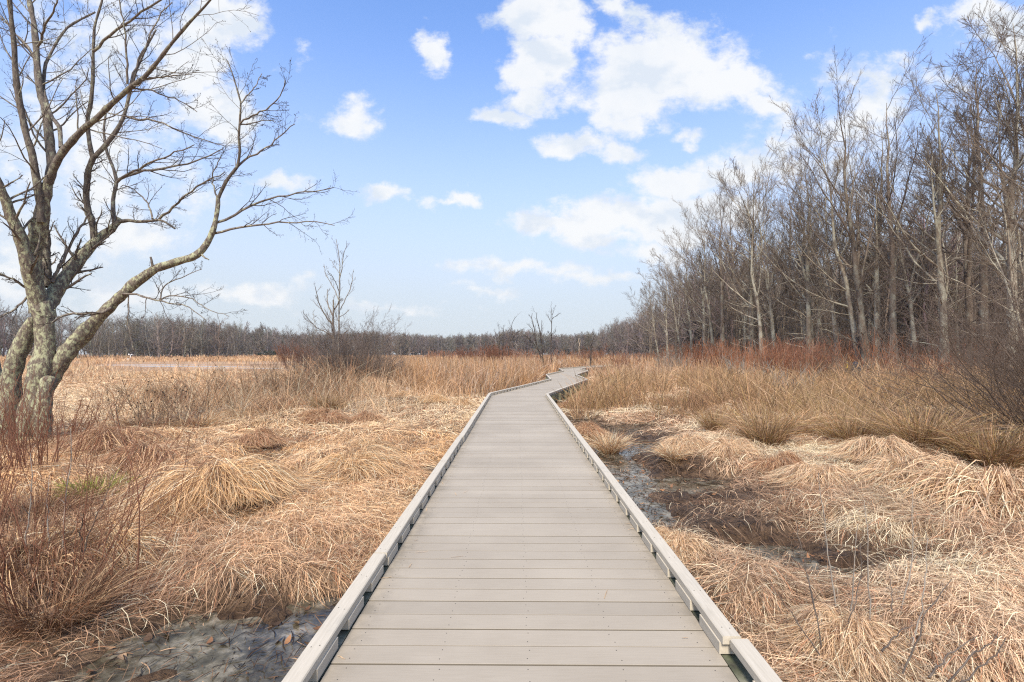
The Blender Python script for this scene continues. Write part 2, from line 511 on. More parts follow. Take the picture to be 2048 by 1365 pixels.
WATER_Z = -0.435


def sgrid(lo, hi, n, s):
    a = np.arcsinh(lo / s); c = np.arcsinh(hi / s)
    return np.sinh(np.linspace(a, c, n)) * s


def build_ground():
    xs = sgrid(-1500, 1500, 520, 2.4); ys = sgrid(-60, 1800, 460, 2.4)
    ys = np.sort(ys)
    X, Y = np.meshgrid(xs, ys)
    Z = H(X, Y)
    ny, nx = X.shape
    V = np.stack([X, Y, Z], -1).reshape(-1, 3)
    i = (np.arange(ny - 1) * nx)[:, None] + np.arange(nx - 1)[None]
    Q = np.stack([i, i + 1, i + 1 + nx, i + nx], -1).reshape(-1, 4)
    mu = np.clip(emask(X, Y, MUD, 0.55, 0.4), 0, 1)
    bd, _ = bw_dist(X, Y)
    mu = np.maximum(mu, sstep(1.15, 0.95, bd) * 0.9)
    far = sstep(10, 40, np.hypot(X, Y))
    std = np.maximum.reduce([right_zone(X, Y), left_reeds(X, Y), left_patch(X, Y) * .8])  # where the ground colour carries painted shade under standing grass
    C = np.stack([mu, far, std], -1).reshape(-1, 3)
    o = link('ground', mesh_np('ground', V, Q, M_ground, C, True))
    tag(o, kind='structure')
    # water sheet: shows only where the ground dips below it
    g = []
    for nm, x0, x1, y0, y1, mm in (('puddle', -4.5, -0.4, 0.5, 4.6, M_water), ('water', 0.9, 8.0, 3.2, 34, M_water), ('pond', -240, -8, 45, 420, M_pond)):
        o = link(nm, mesh_np(nm, [(x0, y0, WATER_Z), (x1, y0, WATER_Z), (x1, y1, WATER_Z), (x0, y1, WATER_Z)], [(0, 1, 2, 3)], mm))
        tag(o, kind='structure')



# ------------------------------------------------------------------ boardwalk
def clip_poly(poly, pt, nrm):
    out = []
    n = len(poly)
    for i in range(n):
        a, c = poly[i], poly[(i + 1) % n]
        da = np.dot(a - pt, nrm); dc = np.dot(c - pt, nrm)
        if da <= 0: out.append(a)
        if (da < 0 < dc) or (dc < 0 < da):
            out.append(a + (c - a) * (da / (da - dc)))
    return out


def build_boardwalk():
    root = empty('boardwalk', (0.06, 0, 0), 'low beige composite boardwalk with curb rails zigzagging away across the marsh', 'boardwalk')
    off = np.array([0.06, 0, 0])
    S = len(BW) - 1
    U = [(BW[i + 1] - BW[i]) / np.hypot(*(BW[i + 1] - BW[i])) for i in range(S)]
    Rn = [np.array([u[1], -u[0]]) for u in U]          # to the right

    def mitre(i, lat):
        """point of the offset line at joint i"""
        if i == 0: return BW[0] + Rn[0] * lat
        if i == S: return BW[S] + Rn[S - 1] * lat
        n = Rn[i - 1] + Rn[i]; n = n / np.hypot(*n)
        return BW[i] + n * (lat / np.dot(n, Rn[i]))

    PITCH, BWID = 0.145, 0.1378
    r = np.random.default_rng(5)
    for s in range(S):
        g = Geo()
        a, c = BW[s], BW[s + 1]; u, rn = U[s], Rn[s]; L = np.hypot(*(c - a))
        m0 = (Rn[s - 1] + Rn[s]) if s else None; m1 = (Rn[s] + Rn[s + 1]) if s < S - 1 else None
        n = int((L + 2) / PITCH)
        for k in range(-7, n):
            t0 = k * PITCH; t1 = t0 + BWID
            if s == 0 and (t0 < 0): continue
            e = r.normal(0, 0.003, 2)
            poly = [a + u * t0 - rn * (HW + e[0]), a + u * t1 - rn * (HW + e[0]), a + u * t1 + rn * (HW + e[1]), a + u * t0 + rn * (HW + e[1])]
            if m0 is not None:
                nn = np.array([-m0[1], m0[0]]); nn = nn / np.hypot(*nn)   # forward along the bisector
                poly = clip_poly(poly, a + u * 0.002, -nn)
            if m1 is not None and len(poly) > 2:
                nn = np.array([-m1[1], m1[0]]); nn = nn / np.hypot(*nn)
                poly = clip_poly(poly, c - u * 0.002, nn)
            if len(poly) < 3: continue
            zt = r.normal(0, 0.0012)
            val = 1.0 + r.normal(0, 0.035)
            dist = a[1] + u[1] * t0
            sub = 10 if dist < 12 else 1
            if len(poly) == 4 and s == 0 and dist < 20:
                # a full board, cut across into cells so that the dirt at its ends is an attribute; chamfered long edges
                lat = np.concatenate([[-1, -0.965, -0.90, -0.80], np.linspace(-0.6, 0.6, 4), [0.80, 0.90, 0.965, 1]]) * HW
                ch = 0.0018
                prof = [(0, -0.028), (0, -ch), (ch, 0), (BWID - ch, 0), (BWID, -ch), (BWID, -0.028)]
                Vv, Qv, Cv = [], [], []
                jl = r.random() * 0.5 + 0.2
                for la in lat:
                    de = HW - abs(la)
                    dv = max(0, 1 - de / (0.16 if la < 0 else 0.10)) * jl
                    for (q, z) in prof:
                        p2 = a + u * (t0 + q) + rn * la
                        Vv.append((p2[0], p2[1], z + zt)); Cv.append((val * (1 if z == 0 else .5 if z > -.01 else .25), dv, 0))  # side colour darkened to paint the shade in the gaps between boards
                for i in range(len(lat) - 1):
                    for j in range(5):
                        b0 = i * 6 + j
                        Qv.append((b0, b0 + 1, b0 + 7, b0 + 6))
                g.add(np.array(Vv) - off, [q[::-1] for q in Qv], 0, np.array(Cv))
                # screws: two per bearer
                if dist > 1.0:
                    for la in (-0.845, -0.42, 0.0, 0.43, 0.845):
                        for q in (0.032, 0.107):
                            if dist > 9 and q > 0.1: continue
                            p2 = a + u * (t0 + q + r.normal(0, 0.004)) + rn * (la + r.normal(0, 0.006))
                            rad = 0.0034
                            an = np.arange(4) * PI / 2 + 0.4
                            g.add(np.stack([p2[0] + rad * np.cos(an), p2[1] + rad * np.sin(an), np.full(4, 0.0008 + zt)], 1) - off, [(0, 1, 2, 3)], 1, (1, 0, 0))
            else:
                P2 = np.array(poly)
                if len(P2) == 3: P2 = np.vstack([P2, P2[2:] * 0.999 + P2[1:2] * 0.001])
                if len(P2) > 4:
                    fans = [[P2[0], P2[i], P2[i + 1], P2[i + 1] * 0.5 + P2[0] * 0.5] for i in range(1, len(P2) - 1)]
                    fans = [np.array(f) for f in fans]
                else:
                    fans = [P2]
                for f in fans:
                    V = np.vstack([np.c_[f, np.full(4, -0.028)], np.c_[f, np.full(4, zt)]]) - off
                    g.add(V, [(0, 1, 2, 3), (7, 6, 5, 4), (4, 5, 1, 0), (5, 6, 2, 1), (6, 7, 3, 2), (7, 4, 0, 3)], 0, (val, 0, 0))
        g.build('decking', [M_deck, M_screw], root)

    # curb rails: pieces with small breaks; the breaks on the first straight are read off the photograph
    breaks = {(-1, 0): [-6, 0.1, 3.28, 6.05, 7.9, 9.8, 13.2], (1, 0): [-6, -1.0, 2.32, 5.52, 9.2, 12.7]}
    Z0, Z1, ZT = 0.0, 0.060, 0.100
    RI, RO = HW + 0.006, HW + 0.094      # rail: inner and outer lateral positions
    for sd in (-1, 1):
        for s in range(S):
            u, rn = U[s], Rn[s]
            pin0, pin1 = mitre(s, sd * RI), mitre(s + 1, sd * RI)
            po0, po1 = mitre(s, sd * RO), mitre(s + 1, sd * RO)
            base = BW[s]
            T = lambda p: np.dot(p - base, u)
            t_i0, t_i1, t_o0, t_o1 = T(pin0), T(pin1), T(po0), T(po1)
            if s == 0:
                cuts = [v + 6 for v in breaks[(sd, 0)]]
            else:
                k = max(1, round((t_i1 - t_i0) / 3.2)); cuts = [max(t_i0, t_o0)] + [t_i0 + (t_i1 - t_i0) * j / k for j in range(1, k)]
            ends = cuts[1:] + [None]
            for ci, (ta, tb) in enumerate(zip(cuts, ends)):
                first, last = ci == 0, tb is None
                g = Geo()
                oi = r.normal(0, 0.004); oz = r.normal(0, 0.0018)
                if s == 0 and sd == 1 and ci == 1: oi = 0.026; oz = -0.004
                if s == 0 and sd == 1 and ci == 2: oi = -0.004
                if s == 0 and sd == -1 and ci == 1: oi = 0.010
                gap = 0.006
                ia = t_i0 if (first and s) else ta + gap; oa = t_o0 if (first and s) else ta + gap
                ib = t_i1 if last else tb - gap; ob = t_o1 if last else tb - gap
                li, lo = sd * (RI + oi), sd * (RO + oi)
                ch = 0.005

                def pt(t, la, z):
                    q = base + u * t + rn * la
                    return (q[0] - off[0], q[1], z)
                # chamfered section swept from a to b
                sec = [(0, Z1 + oz), (0, ZT - ch + oz), (ch, ZT + oz), (1 - ch, ZT + oz), (1, ZT - ch + oz), (1, Z1 + oz)]
                V = []
                for (tI, tO) in ((ia, oa), (ib, ob)):
                    for (w, z) in sec:
                        ww = w if w in (0, 1) else (ch / (RO - RI) if w < 0.5 else 1 - ch / (RO - RI))
                        V.append(pt(tI + (tO - tI) * ww, li + (lo - li) * ww, z))
                Q = [(j, (j + 1) % 6, 6 + (j + 1) % 6, 6 + j) for j in range(6)]
                Q += [(0, 1, 2, 3), (0, 3, 4, 5), (9, 8, 7, 6), (11, 10, 9, 6)]
                if sd < 0: Q = [q[::-1] for q in Q]
                g.add(V, [q[::-1] for q in Q], 0)
                if s == 0 and ta > 5:      # screw heads on top
                    t = ia + 0.06
                    while t < min(ib, 16):
                        for w in (0.3, 0.7):
                            q = pt(t + r.normal(0, 0.01), li + (lo - li) * w, ZT + oz + 0.0008)
                            an = np.arange(4) * PI / 2
                            g.add(np.stack([q[0] + .0038 * np.cos(an), q[1] + .0038 * np.sin(an), np.full(4, q[2])], 1), [(0, 1, 2, 3)], 1)
                        t += 0.4 * (1 + r.normal(0, 0.1))
                rail = g.build('curb_rail', [M_rail, M_screw], root)
                # spacer blocks under the rail (the gaps between them drain the deck)
                t = max(ia, oa) + 0.02
                gb = Geo(); k = 0
                while t + 0.2 < min(ib, ob):
                    L = 0.25 + r.normal(0, 0.006)
                    gg = Geo() if s == 0 and ta > 5.5 else gb
                    A = np.array(pt(t, li - (lo - li) * 0.09, Z0 + 0.0035)); Bx = np.array(pt(t + L, li - (lo - li) * 0.09, Z0 + 0.0035)) - A
                    Cx = np.array(pt(t, li + (lo - li) * 0.9, Z0 + 0.0035)) - A
                    gg.obox(A, Bx, Cx, (0, 0, Z1 - 0.0045 + min(oz, 0)))
                    if gg is not gb:
                        gg.build('spacer_block', M_rail, rail)
                    t += 0.40 + r.normal(0, 0.006)
                if gb.n:
                    sb = gb.build('spacer_block', M_rail, rail); sb['kind'] = 'stuff'
    # edge beams under the rails, and posts
    for sd in (-1, 1):
        for s in range(S):
            g = Geo()
            li, lo = sd * (HW + 0.008), sd * (HW + 0.088)
            q = [mitre(s, li), mitre(s + 1, li), mitre(s + 1, lo), mitre(s, lo)]
            q = [np.array([p[0] - off[0], p[1]]) for p in q]
            sh = U[s] * 0.0015
            q[0] = q[0] + sh; q[3] = q[3] + sh; q[1] = q[1] - sh; q[2] = q[2] - sh
            z0, z1 = -0.27, -0.006
            V = [(*p, z0) for p in q] + [(*p, z1) for p in q]
            Q = [(0, 1, 2, 3), (7, 6, 5, 4), (4, 5, 1, 0), (5, 6, 2, 1), (6, 7, 3, 2), (7, 4, 0, 3)]
            g.add(V, Q)
            g.build('edge_beam', M_beam, root)
            # upright cleats on the outside face, beam joints and posts
            L = np.hypot(*(BW[s + 1] - BW[s])); t = 0.8
            while t < L - 0.4:
                p = BW[s] + U[s] * t + Rn[s] * (lo + sd * 0.001)
                if p[1] > 0.5 and (s > 0 or t % 2.4 < 0.8):
                    pg = Geo()
                    pg.obox((p[0] - off[0], p[1], -0.9), (*(U[s] * 0.09), 0), (*(Rn[s] * sd * 0.085), 0), (0, 0, 0.87))
                    pg.build('support_post', M_beam, root)
                t += 1.2 if s else 0.8
    return root


build_boardwalk()


# ------------------------------------------------------------------ grasses
KG = 1.5
STRAW = np.array([0.52, 0.350, 0.195]); GOLD = np.array([0.535, 0.338, 0.165]); PALE = np.array([0.60, 0.46, 0.31])
PINK = np.array([0.50, 0.348, 0.218]); RUST = np.array([0.28, 0.135, 0.07]); BROWN = np.array([0.21, 0.12, 0.068]); DARKB = np.array([0.075, 0.046, 0.028])
OLIVE = np.array([0.27, 0.19, 0.075]); GREY = np.array([0.36, 0.29, 0.225]); ORANGE = np.array([0.40, 0.225, 0.105]); GREEN = np.array([0.26, 0.30, 0.05])


STRAW, GOLD, PALE, PINK, RUST, BROWN, OLIVE, GREY, ORANGE = [np.minimum(c * KG, 0.80) for c in (STRAW, GOLD, PALE, PINK, RUST, BROWN, OLIVE, GREY, ORANGE)]


def lerp(a, b, t):
    t = np.asarray(t)[..., None]
    return a * (1 - t) + b * t


def zone_col(x, y, g):
    """colour of the lodged grass by place: golden beside the walk on the left, pinkish on the right, rusty bottom left"""
    n = len(x)
    right = sstep(0.5, 1.5, x)
    c = lerp(GOLD * np.ones((n, 3)), STRAW, sstep(0.35, 0.65, fbm(x * 0.7, y * 0.7, 3, 31)))
    c = lerp(c, lerp(PINK * np.ones((n, 3)), PALE, sstep(0.35, 0.7, fbm(x * 0.9, y * 0.9, 3, 33))), right * 0.95)
    c = lerp(c, lerp(STRAW * np.ones((n, 3)), PALE, 0.55), sstep(9, 13, y) * (1 - right) * 0.9)
    br = sstep(0.50, 0.66, fbm(x * 0.9 + 5, y * 0.9, 4, 35))
    c = lerp(c, BROWN * 1.1, br * 0.65 * sstep(20, 9, y))
    pit = PIT(x, y)
    c = np.where((g.random(n) < pit * .75)[:, None], BROWN * (.3 + .6 * g.random((n, 1))), c)  # blades in the hollows coloured darker, painting in shade there
    ru = sstep(-2.2, -3.6, x) * sstep(5.5, 3.2, y) + sstep(2.9, 2.2, y) * sstep(-1.2, -1.9, x)
    c = lerp(c, RUST, np.clip(ru, 0, 1) * 0.85)
    c = c * (1 - .45 * np.clip(ru, 0, 1))[:, None]
    lo = sstep(5.6, 4.2, y) * (1 - right) * 0.5
    c = lerp(c, lerp(BROWN * 1.7, PINK, .35), lo)
    c = lerp(c, ORANGE * 1.15, sstep(20, 32, y) * .45)
    u = g.random(n)
    c = np.where((u < 0.10)[:, None], BROWN * (0.6 + 0.9 * g.random((n, 1))), c)
    c = np.where(((u > 0.10) & (u < 0.22))[:, None], PALE, c)
    c = np.where(((u > 0.22) & (u < 0.28))[:, None], RUST * 1.1, c)
    return c * (0.50 + 0.85 * g.random((n, 1)) ** .8)


def flow(x, y):
    e = 0.12
    gx = (H(x + e, y) - H(x - e, y)) / (2 * e); gy = (H(x, y + e) - H(x, y - e)) / (2 * e)
    a = 2 * PI * (fbm(x * 0.33, y * 0.33, 2, 41) * 1.6) + 0.6
    fx = np.cos(a) * 0.35 - gx * 2.2; fy = np.sin(a) * 0.35 - gy * 2.2
    return np.arctan2(fy, fx)


def sample_frustum(n, y0, y1, g, margin=1.3, k=1.14):
    u = g.random(n * 3)
    y = np.sqrt(y0 * y0 + u * (y1 * y1 - y0 * y0))
    x = (g.random(n * 3) * 2 - 1) * (k * y + margin)
    # thin the margin evenly
    w = (k * y + margin) / (k * y1 + margin) * (y1 / y)
    ok = g.random(n * 3) < w / w.max()
    return x[ok][:n], y[ok][:n]


def thatch():
    g = np.random.default_rng(77)
    PV, PQ, PC = [], [], []; nn = 0
    for (y0, y1, n, w, l0, l1) in ((0.9, 3.2, 52000, .0026, .12, .38), (3.2, 6, 105000, .0030, .14, .44), (6, 10, 120000, .0044, .18, .5), (10, 16, 90000, .0085, .25, .6), (16, 27, 80000, .014, .3, .7), (27, 48, 45000, .028, .4, .9)):
        x, y = sample_frustum(n, y0, y1, g)
        bd, sg = bw_dist(x, y)
        wet = emask(x, y, WET); mud = emask(x, y, MUD)
        keep = (bd > 1.06 + 0.10 * g.random(len(x))) & (g.random(len(x)) > np.clip(wet * 1.25 - 0.05, 0, 0.94)) & (g.random(len(x)) > mud * 0.84)
        pw = emask(x, y, PONDS, 0.3, 0.5, 4, 0.12)
        keep &= pw < 0.3
        x, y, mud, wet, bd, sg = x[keep], y[keep], mud[keep], wet[keep], bd[keep], sg[keep]
        n = len(x)
        th = flow(x, y) + g.normal(0, 0.5, n)
        rnd = g.random(n) < 0.28
        th = np.where(rnd, g.random(n) * 2 * PI, th)
        L = (l0 + (l1 - l0) * g.random(n)) * np.where(mud > 0.4, 0.6, 1)
        curv = g.normal(0, 0.34, n)
        m = 4
        pts = []
        px, py = x.copy(), y.copy()
        lift = 0.012 + 0.05 * g.random(n) ** 2 + 0.02 * fbm(x * 2, y * 2, 2, 9)
        arch = np.where(g.random(n) < 0.13, 0.04 + 0.09 * g.random(n), 0.010 + 0.022 * g.random(n)) * sstep(0, 0.4, 1 - wet) * np.where(mud > .4, .35, 1)
        tipup = np.where(g.random(n) < 0.10, 0.06 * g.random(n), 0)
        for k in range(m):
            s = k / (m - 1)
            if k:
                px = px + np.cos(th + curv * s) * L / (m - 1); py = py + np.sin(th + curv * s) * L / (m - 1)
            z = H(px, py) + lift * min(1, s * 2 + 0.2) + arch * 4 * s * (1 - s) + tipup * s * s
            b2, s2 = bw_dist(px, py)
            # keep blades out from under the walk's top surface
            z = np.where(b2 < 1.05, np.minimum(z, -0.30), z)
            z = np.where(wet > 0.5, np.maximum(z, WATER_Z + 0.004), z)
            pts.append(np.stack([px, py, z], 1))
        PT = np.stack(pts, 1)
        W = w * (0.6 + 0.9 * g.random(n))[:, None] * np.array([0.8, 1, 0.9, 0.25])[None]
        side = np.stack([g.normal(0, 0.5, n), g.normal(0, 0.5, n), np.ones(n)], 1)[:, None, :]
        V, Q = strips(PT, W, norm(side))
        c = zone_col(x, y, g)
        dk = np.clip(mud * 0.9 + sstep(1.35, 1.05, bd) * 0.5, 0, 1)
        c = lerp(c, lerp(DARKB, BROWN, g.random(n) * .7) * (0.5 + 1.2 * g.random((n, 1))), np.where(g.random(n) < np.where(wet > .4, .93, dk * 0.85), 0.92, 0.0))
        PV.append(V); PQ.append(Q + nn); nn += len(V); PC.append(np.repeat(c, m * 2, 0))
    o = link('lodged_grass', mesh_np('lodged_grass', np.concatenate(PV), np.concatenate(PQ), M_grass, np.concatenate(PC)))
    tag(o, 'matted dry straw-coloured grass lying flat over the marsh on both sides', 'grass', kind='stuff')


thatch()


def stand(name, regs, label, seed):
    """standing reeds and grass: one stuff object per kind; regs = list of (x,y sampler result, ...)"""
    g = np.random.default_rng(seed)
    PV, PQ, PC = [], [], []; nn = 0
    for (fn, n, y0, y1, h0, h1, wk, cols, lean, kx) in regs:
        cn = 22
        x, y = sample_frustum(n // cn, y0, y1, g, 1.0, kx)
        big = np.exp(g.normal(0, 0.35, len(x)))
        tone = g.normal(0, 0.28, len(x)); ctall = np.exp(g.normal(0, .30, len(x)))
        x = np.repeat(x, cn); y = np.repeat(y, cn); big = np.repeat(big, cn); tone = np.repeat(tone, cn); ctall = np.repeat(ctall, cn)
        loose = g.random(len(x)) < 0.22
        cs = np.where(loose, 0.8, 0.15 + 0.0025 * y) * big
        dx, dy = g.normal(0, 1, len(x)) * cs, g.normal(0, 1, len(x)) * cs
        x, y = x + dx, y + dy
        d = fn(x, y)
        bd, sg = bw_dist(x, y)
        pw = emask(x, y, PONDS, 0.3, 0.5, 4, 0.12)
        keep = (g.random(len(x)) < d) & (bd > 1.55) & (pw < 0.35)
        x, y, dx, dy, tone, ctall, loose = [v[keep] for v in (x, y, dx, dy, tone, ctall, loose)]; n = len(x)
        if not n: continue
        hgt = (h0 + (h1 - h0) * g.random(n) ** 1.3) * (0.65 + 0.7 * fbm(x * 0.4, y * 0.4, 3, seed + 3))
        hgt = np.minimum(hgt * ctall, 1.62 + .1 * g.random(n))
        a = np.where(loose, g.random(n) * 2 * PI, np.arctan2(dy, dx) + g.normal(0, .6, n))
        ln = np.abs(g.normal(0, lean, n)) + np.where(loose, 0, .12)
        droop = g.random(n) < 0.5
        m = 4
        z0 = H(x, y) - 0.03
        PT = np.zeros((n, m, 3))
        for k in range(m):
            s = k / (m - 1)
            off = hgt * (ln * s + np.where(droop, 0.35, 0.05) * s ** 3)
            PT[:, k, 0] = x + np.cos(a) * off; PT[:, k, 1] = y + np.sin(a) * off
            PT[:, k, 2] = z0 + hgt * s * np.where(droop, 1 - 0.22 * s * s, 1)
        W = np.maximum(0.0045, wk * y)[:, None] * (0.6 + 0.8 * g.random(n))[:, None] * np.array([0.9, 1, 0.8, 0.3])
        side = np.stack([g.normal(0, 0.45, n), np.ones(n), g.normal(0, 0.2, n)], 1)[:, None, :]
        V, Q = strips(PT, W, norm(side))
        f = fbm(x * 0.25, y * 0.25, 3, seed + 9)
        ci = np.clip((f - 0.28) / 0.44 + g.normal(0, 0.14, n) + tone, 0, 0.999) * (len(cols) - 1)
        i0 = np.floor(ci).astype(int); CA = np.array(cols)
        c = lerp(CA[i0], CA[np.minimum(i0 + 1, len(cols) - 1)], ci - i0) * (0.35 + 0.95 * g.random((n, 1)))
        PV.append(V); PQ.append(Q + nn); nn += len(V); PC.append(np.repeat(c, m * 2, 0))
    o = link(name, mesh_np(name, np.concatenate(PV), np.concatenate(PQ), M_grass, np.concatenate(PC)))
    tag(o, label, 'grass', kind='stuff')


def pond_open(x, y):
    px = CX + F * x / np.maximum(y, 1)
    return sstep(170, 260, px) * sstep(660, 560, px) * sstep(36, 46, y) * sstep(120, 100, y)


def right_zone(x, y):
    s = sstep(-0.8, 0.8, y - (14.8 - 1.0 * np.maximum(0, x - 1.5)) + 1.6 * (fbm(x * 0.6, y * 0.6, 3, 51) - 0.5) * 2)
    bd, sg = bw_dist(x, y)
    return s * (sg > 0) * sstep(1.25, 2.2, bd + 0.8 * (fbm(x * .8, y * .8, 2, 52) - .5) + np.where(y > 26, .6, 0)) * (0.05 + 0.95 * sstep(0.46, 0.60, fbm(x * 0.6, y * 0.6, 3, 53)))


def left_reeds(x, y):
    bd, sg = bw_dist(x, y)
    s = sstep(-1.2, 1.2, y - 20.5 + 0.25 * np.abs(x + 2) + 3 * (fbm(x * 0.4, y * 0.4, 3, 55) - 0.5))
    e = sstep(-11.0, -7.0, x + 0.12 * (y - 20) - 3 * (fbm(x * 0.3, y * 0.3, 2, 56) - 0.5) + 0.33 * np.maximum(0, y - 26))
    return s * e * (sg < 0) * sstep(1.2, 1.8, bd)


def bush_patch(x, y):
    a = np.exp(-(((x + 7.9) / 2.9) ** 2 + ((y - 18.6) / 4.2) ** 2)) * 1.5 + np.exp(-(((x + 13.6) / 1.3) ** 2 + ((y - 18.5) / 1.8) ** 2)) + .9 * np.exp(-(((x + 9.2) / 1.2) ** 2 + ((y - 12.6) / .9) ** 2)) + .8 * np.exp(-(((x + 5.6) / 1.6) ** 2 + ((y - 12.4) / .8) ** 2))
    return np.clip(a - .15, 0, 1) * (0.3 + .7 * sstep(.35, .6, fbm(x * .8, y * .8, 3, 58)))


def left_patch(x, y):
    """tussocky grass round the grey bush and in loose patches across the left marsh"""
    a = np.exp(-(((x + 6.6) / 3.2) ** 2 + ((y - 18.0) / 4.5) ** 2)) * 1.3
    b = 0.75 * sstep(0.56, 0.70, fbm(x * 0.35, y * 0.35, 3, 57)) * sstep(9, 13, y)
    c = 0.55 * sstep(24, 40, y)
    bd, sg = bw_dist(x, y)
    return np.clip(np.maximum(np.maximum(a, b), c), 0, 1) * (1 - .93 * pond_open(x, y)) * (sg < 0) * sstep(1.3, 2.5, bd)


build_ground()
REED = [BROWN * 1.2, ORANGE * .82, STRAW * 0.68, GREY * .85, RUST * .9, PINK * 0.75, ORANGE * 0.8]
stand('standing_reeds', [
    (left_reeds, 75000, 18, 36, 0.55, 1.30, .0007, REED, 0.15, 0.5),
    (left_reeds, 45000, 36, 75, 0.6, 1.25, .0008, REED, 0.10, 0.6),
], 'tall brown reed bed along the left of the winding boardwalk', 61)
stand('standing_grass', [
    (right_zone, 70000, 7.5, 16, 0.35, 0.95, .0007, [PINK * .8, OLIVE * .85, STRAW * .65, BROWN * 1.2, OLIVE * .8, ORANGE * .8, BROWN * .8], 0.42, 1.14),
    (right_zone, 130000, 14, 28, 0.35, 0.95, .0007, [STRAW * .6, ORANGE * .72, BROWN * 1.2, OLIVE * .75, ORANGE * .75, PINK * .65, BROWN * .9, OLIVE * .75, RUST * .9, STRAW * .68], 0.30, 1.14),
    (right_zone, 80000, 28, 60, 0.5, 1.15, .0007, [STRAW * .6, ORANGE * .72, BROWN * 1.5, GREY * .8, RUST, PINK * .65], 0.16, 1.14),
], 'uneven standing straw grass and rushes filling the marsh right of the boardwalk', 63)
stand('marsh_grass', [
    (bush_patch, 60000, 11, 24, 0.45, 1.25, .0007, [STRAW * .66, BROWN * 1.1, PINK * .66, ORANGE * .7, RUST * .9, PALE * .7, BROWN * .8], 0.40, 1.0),
    (left_patch, 60000, 9, 24, 0.30, 0.75, .00045, [STRAW, BROWN * 1.3, PALE * .9, ORANGE * .9, PINK], 0.35, 1.14),
    (left_patch, 70000, 24, 60, 0.25, 0.7, .0006, [STRAW, ORANGE, PALE * .85, BROWN * 1.4], 0.22, 1.14),
    (lambda x, y: 0.9 * (1 - .93 * pond_open(x, y)), 60000, 60, 150, 0.35, 0.85, .0008, [STRAW * .9, ORANGE * .9, BROWN * 1.5, PINK * .85], 0.15, 1.2),
    (lambda x, y: 0.9 * np.ones_like(x), 30000, 150, 340, 0.4, 1.0, .0012, [STRAW * .75, ORANGE * .75, BROWN * 1.4], 0.12, 1.2),
], 'loose tufts of tan marsh grass spreading over the open left marsh to the far woods', 65)


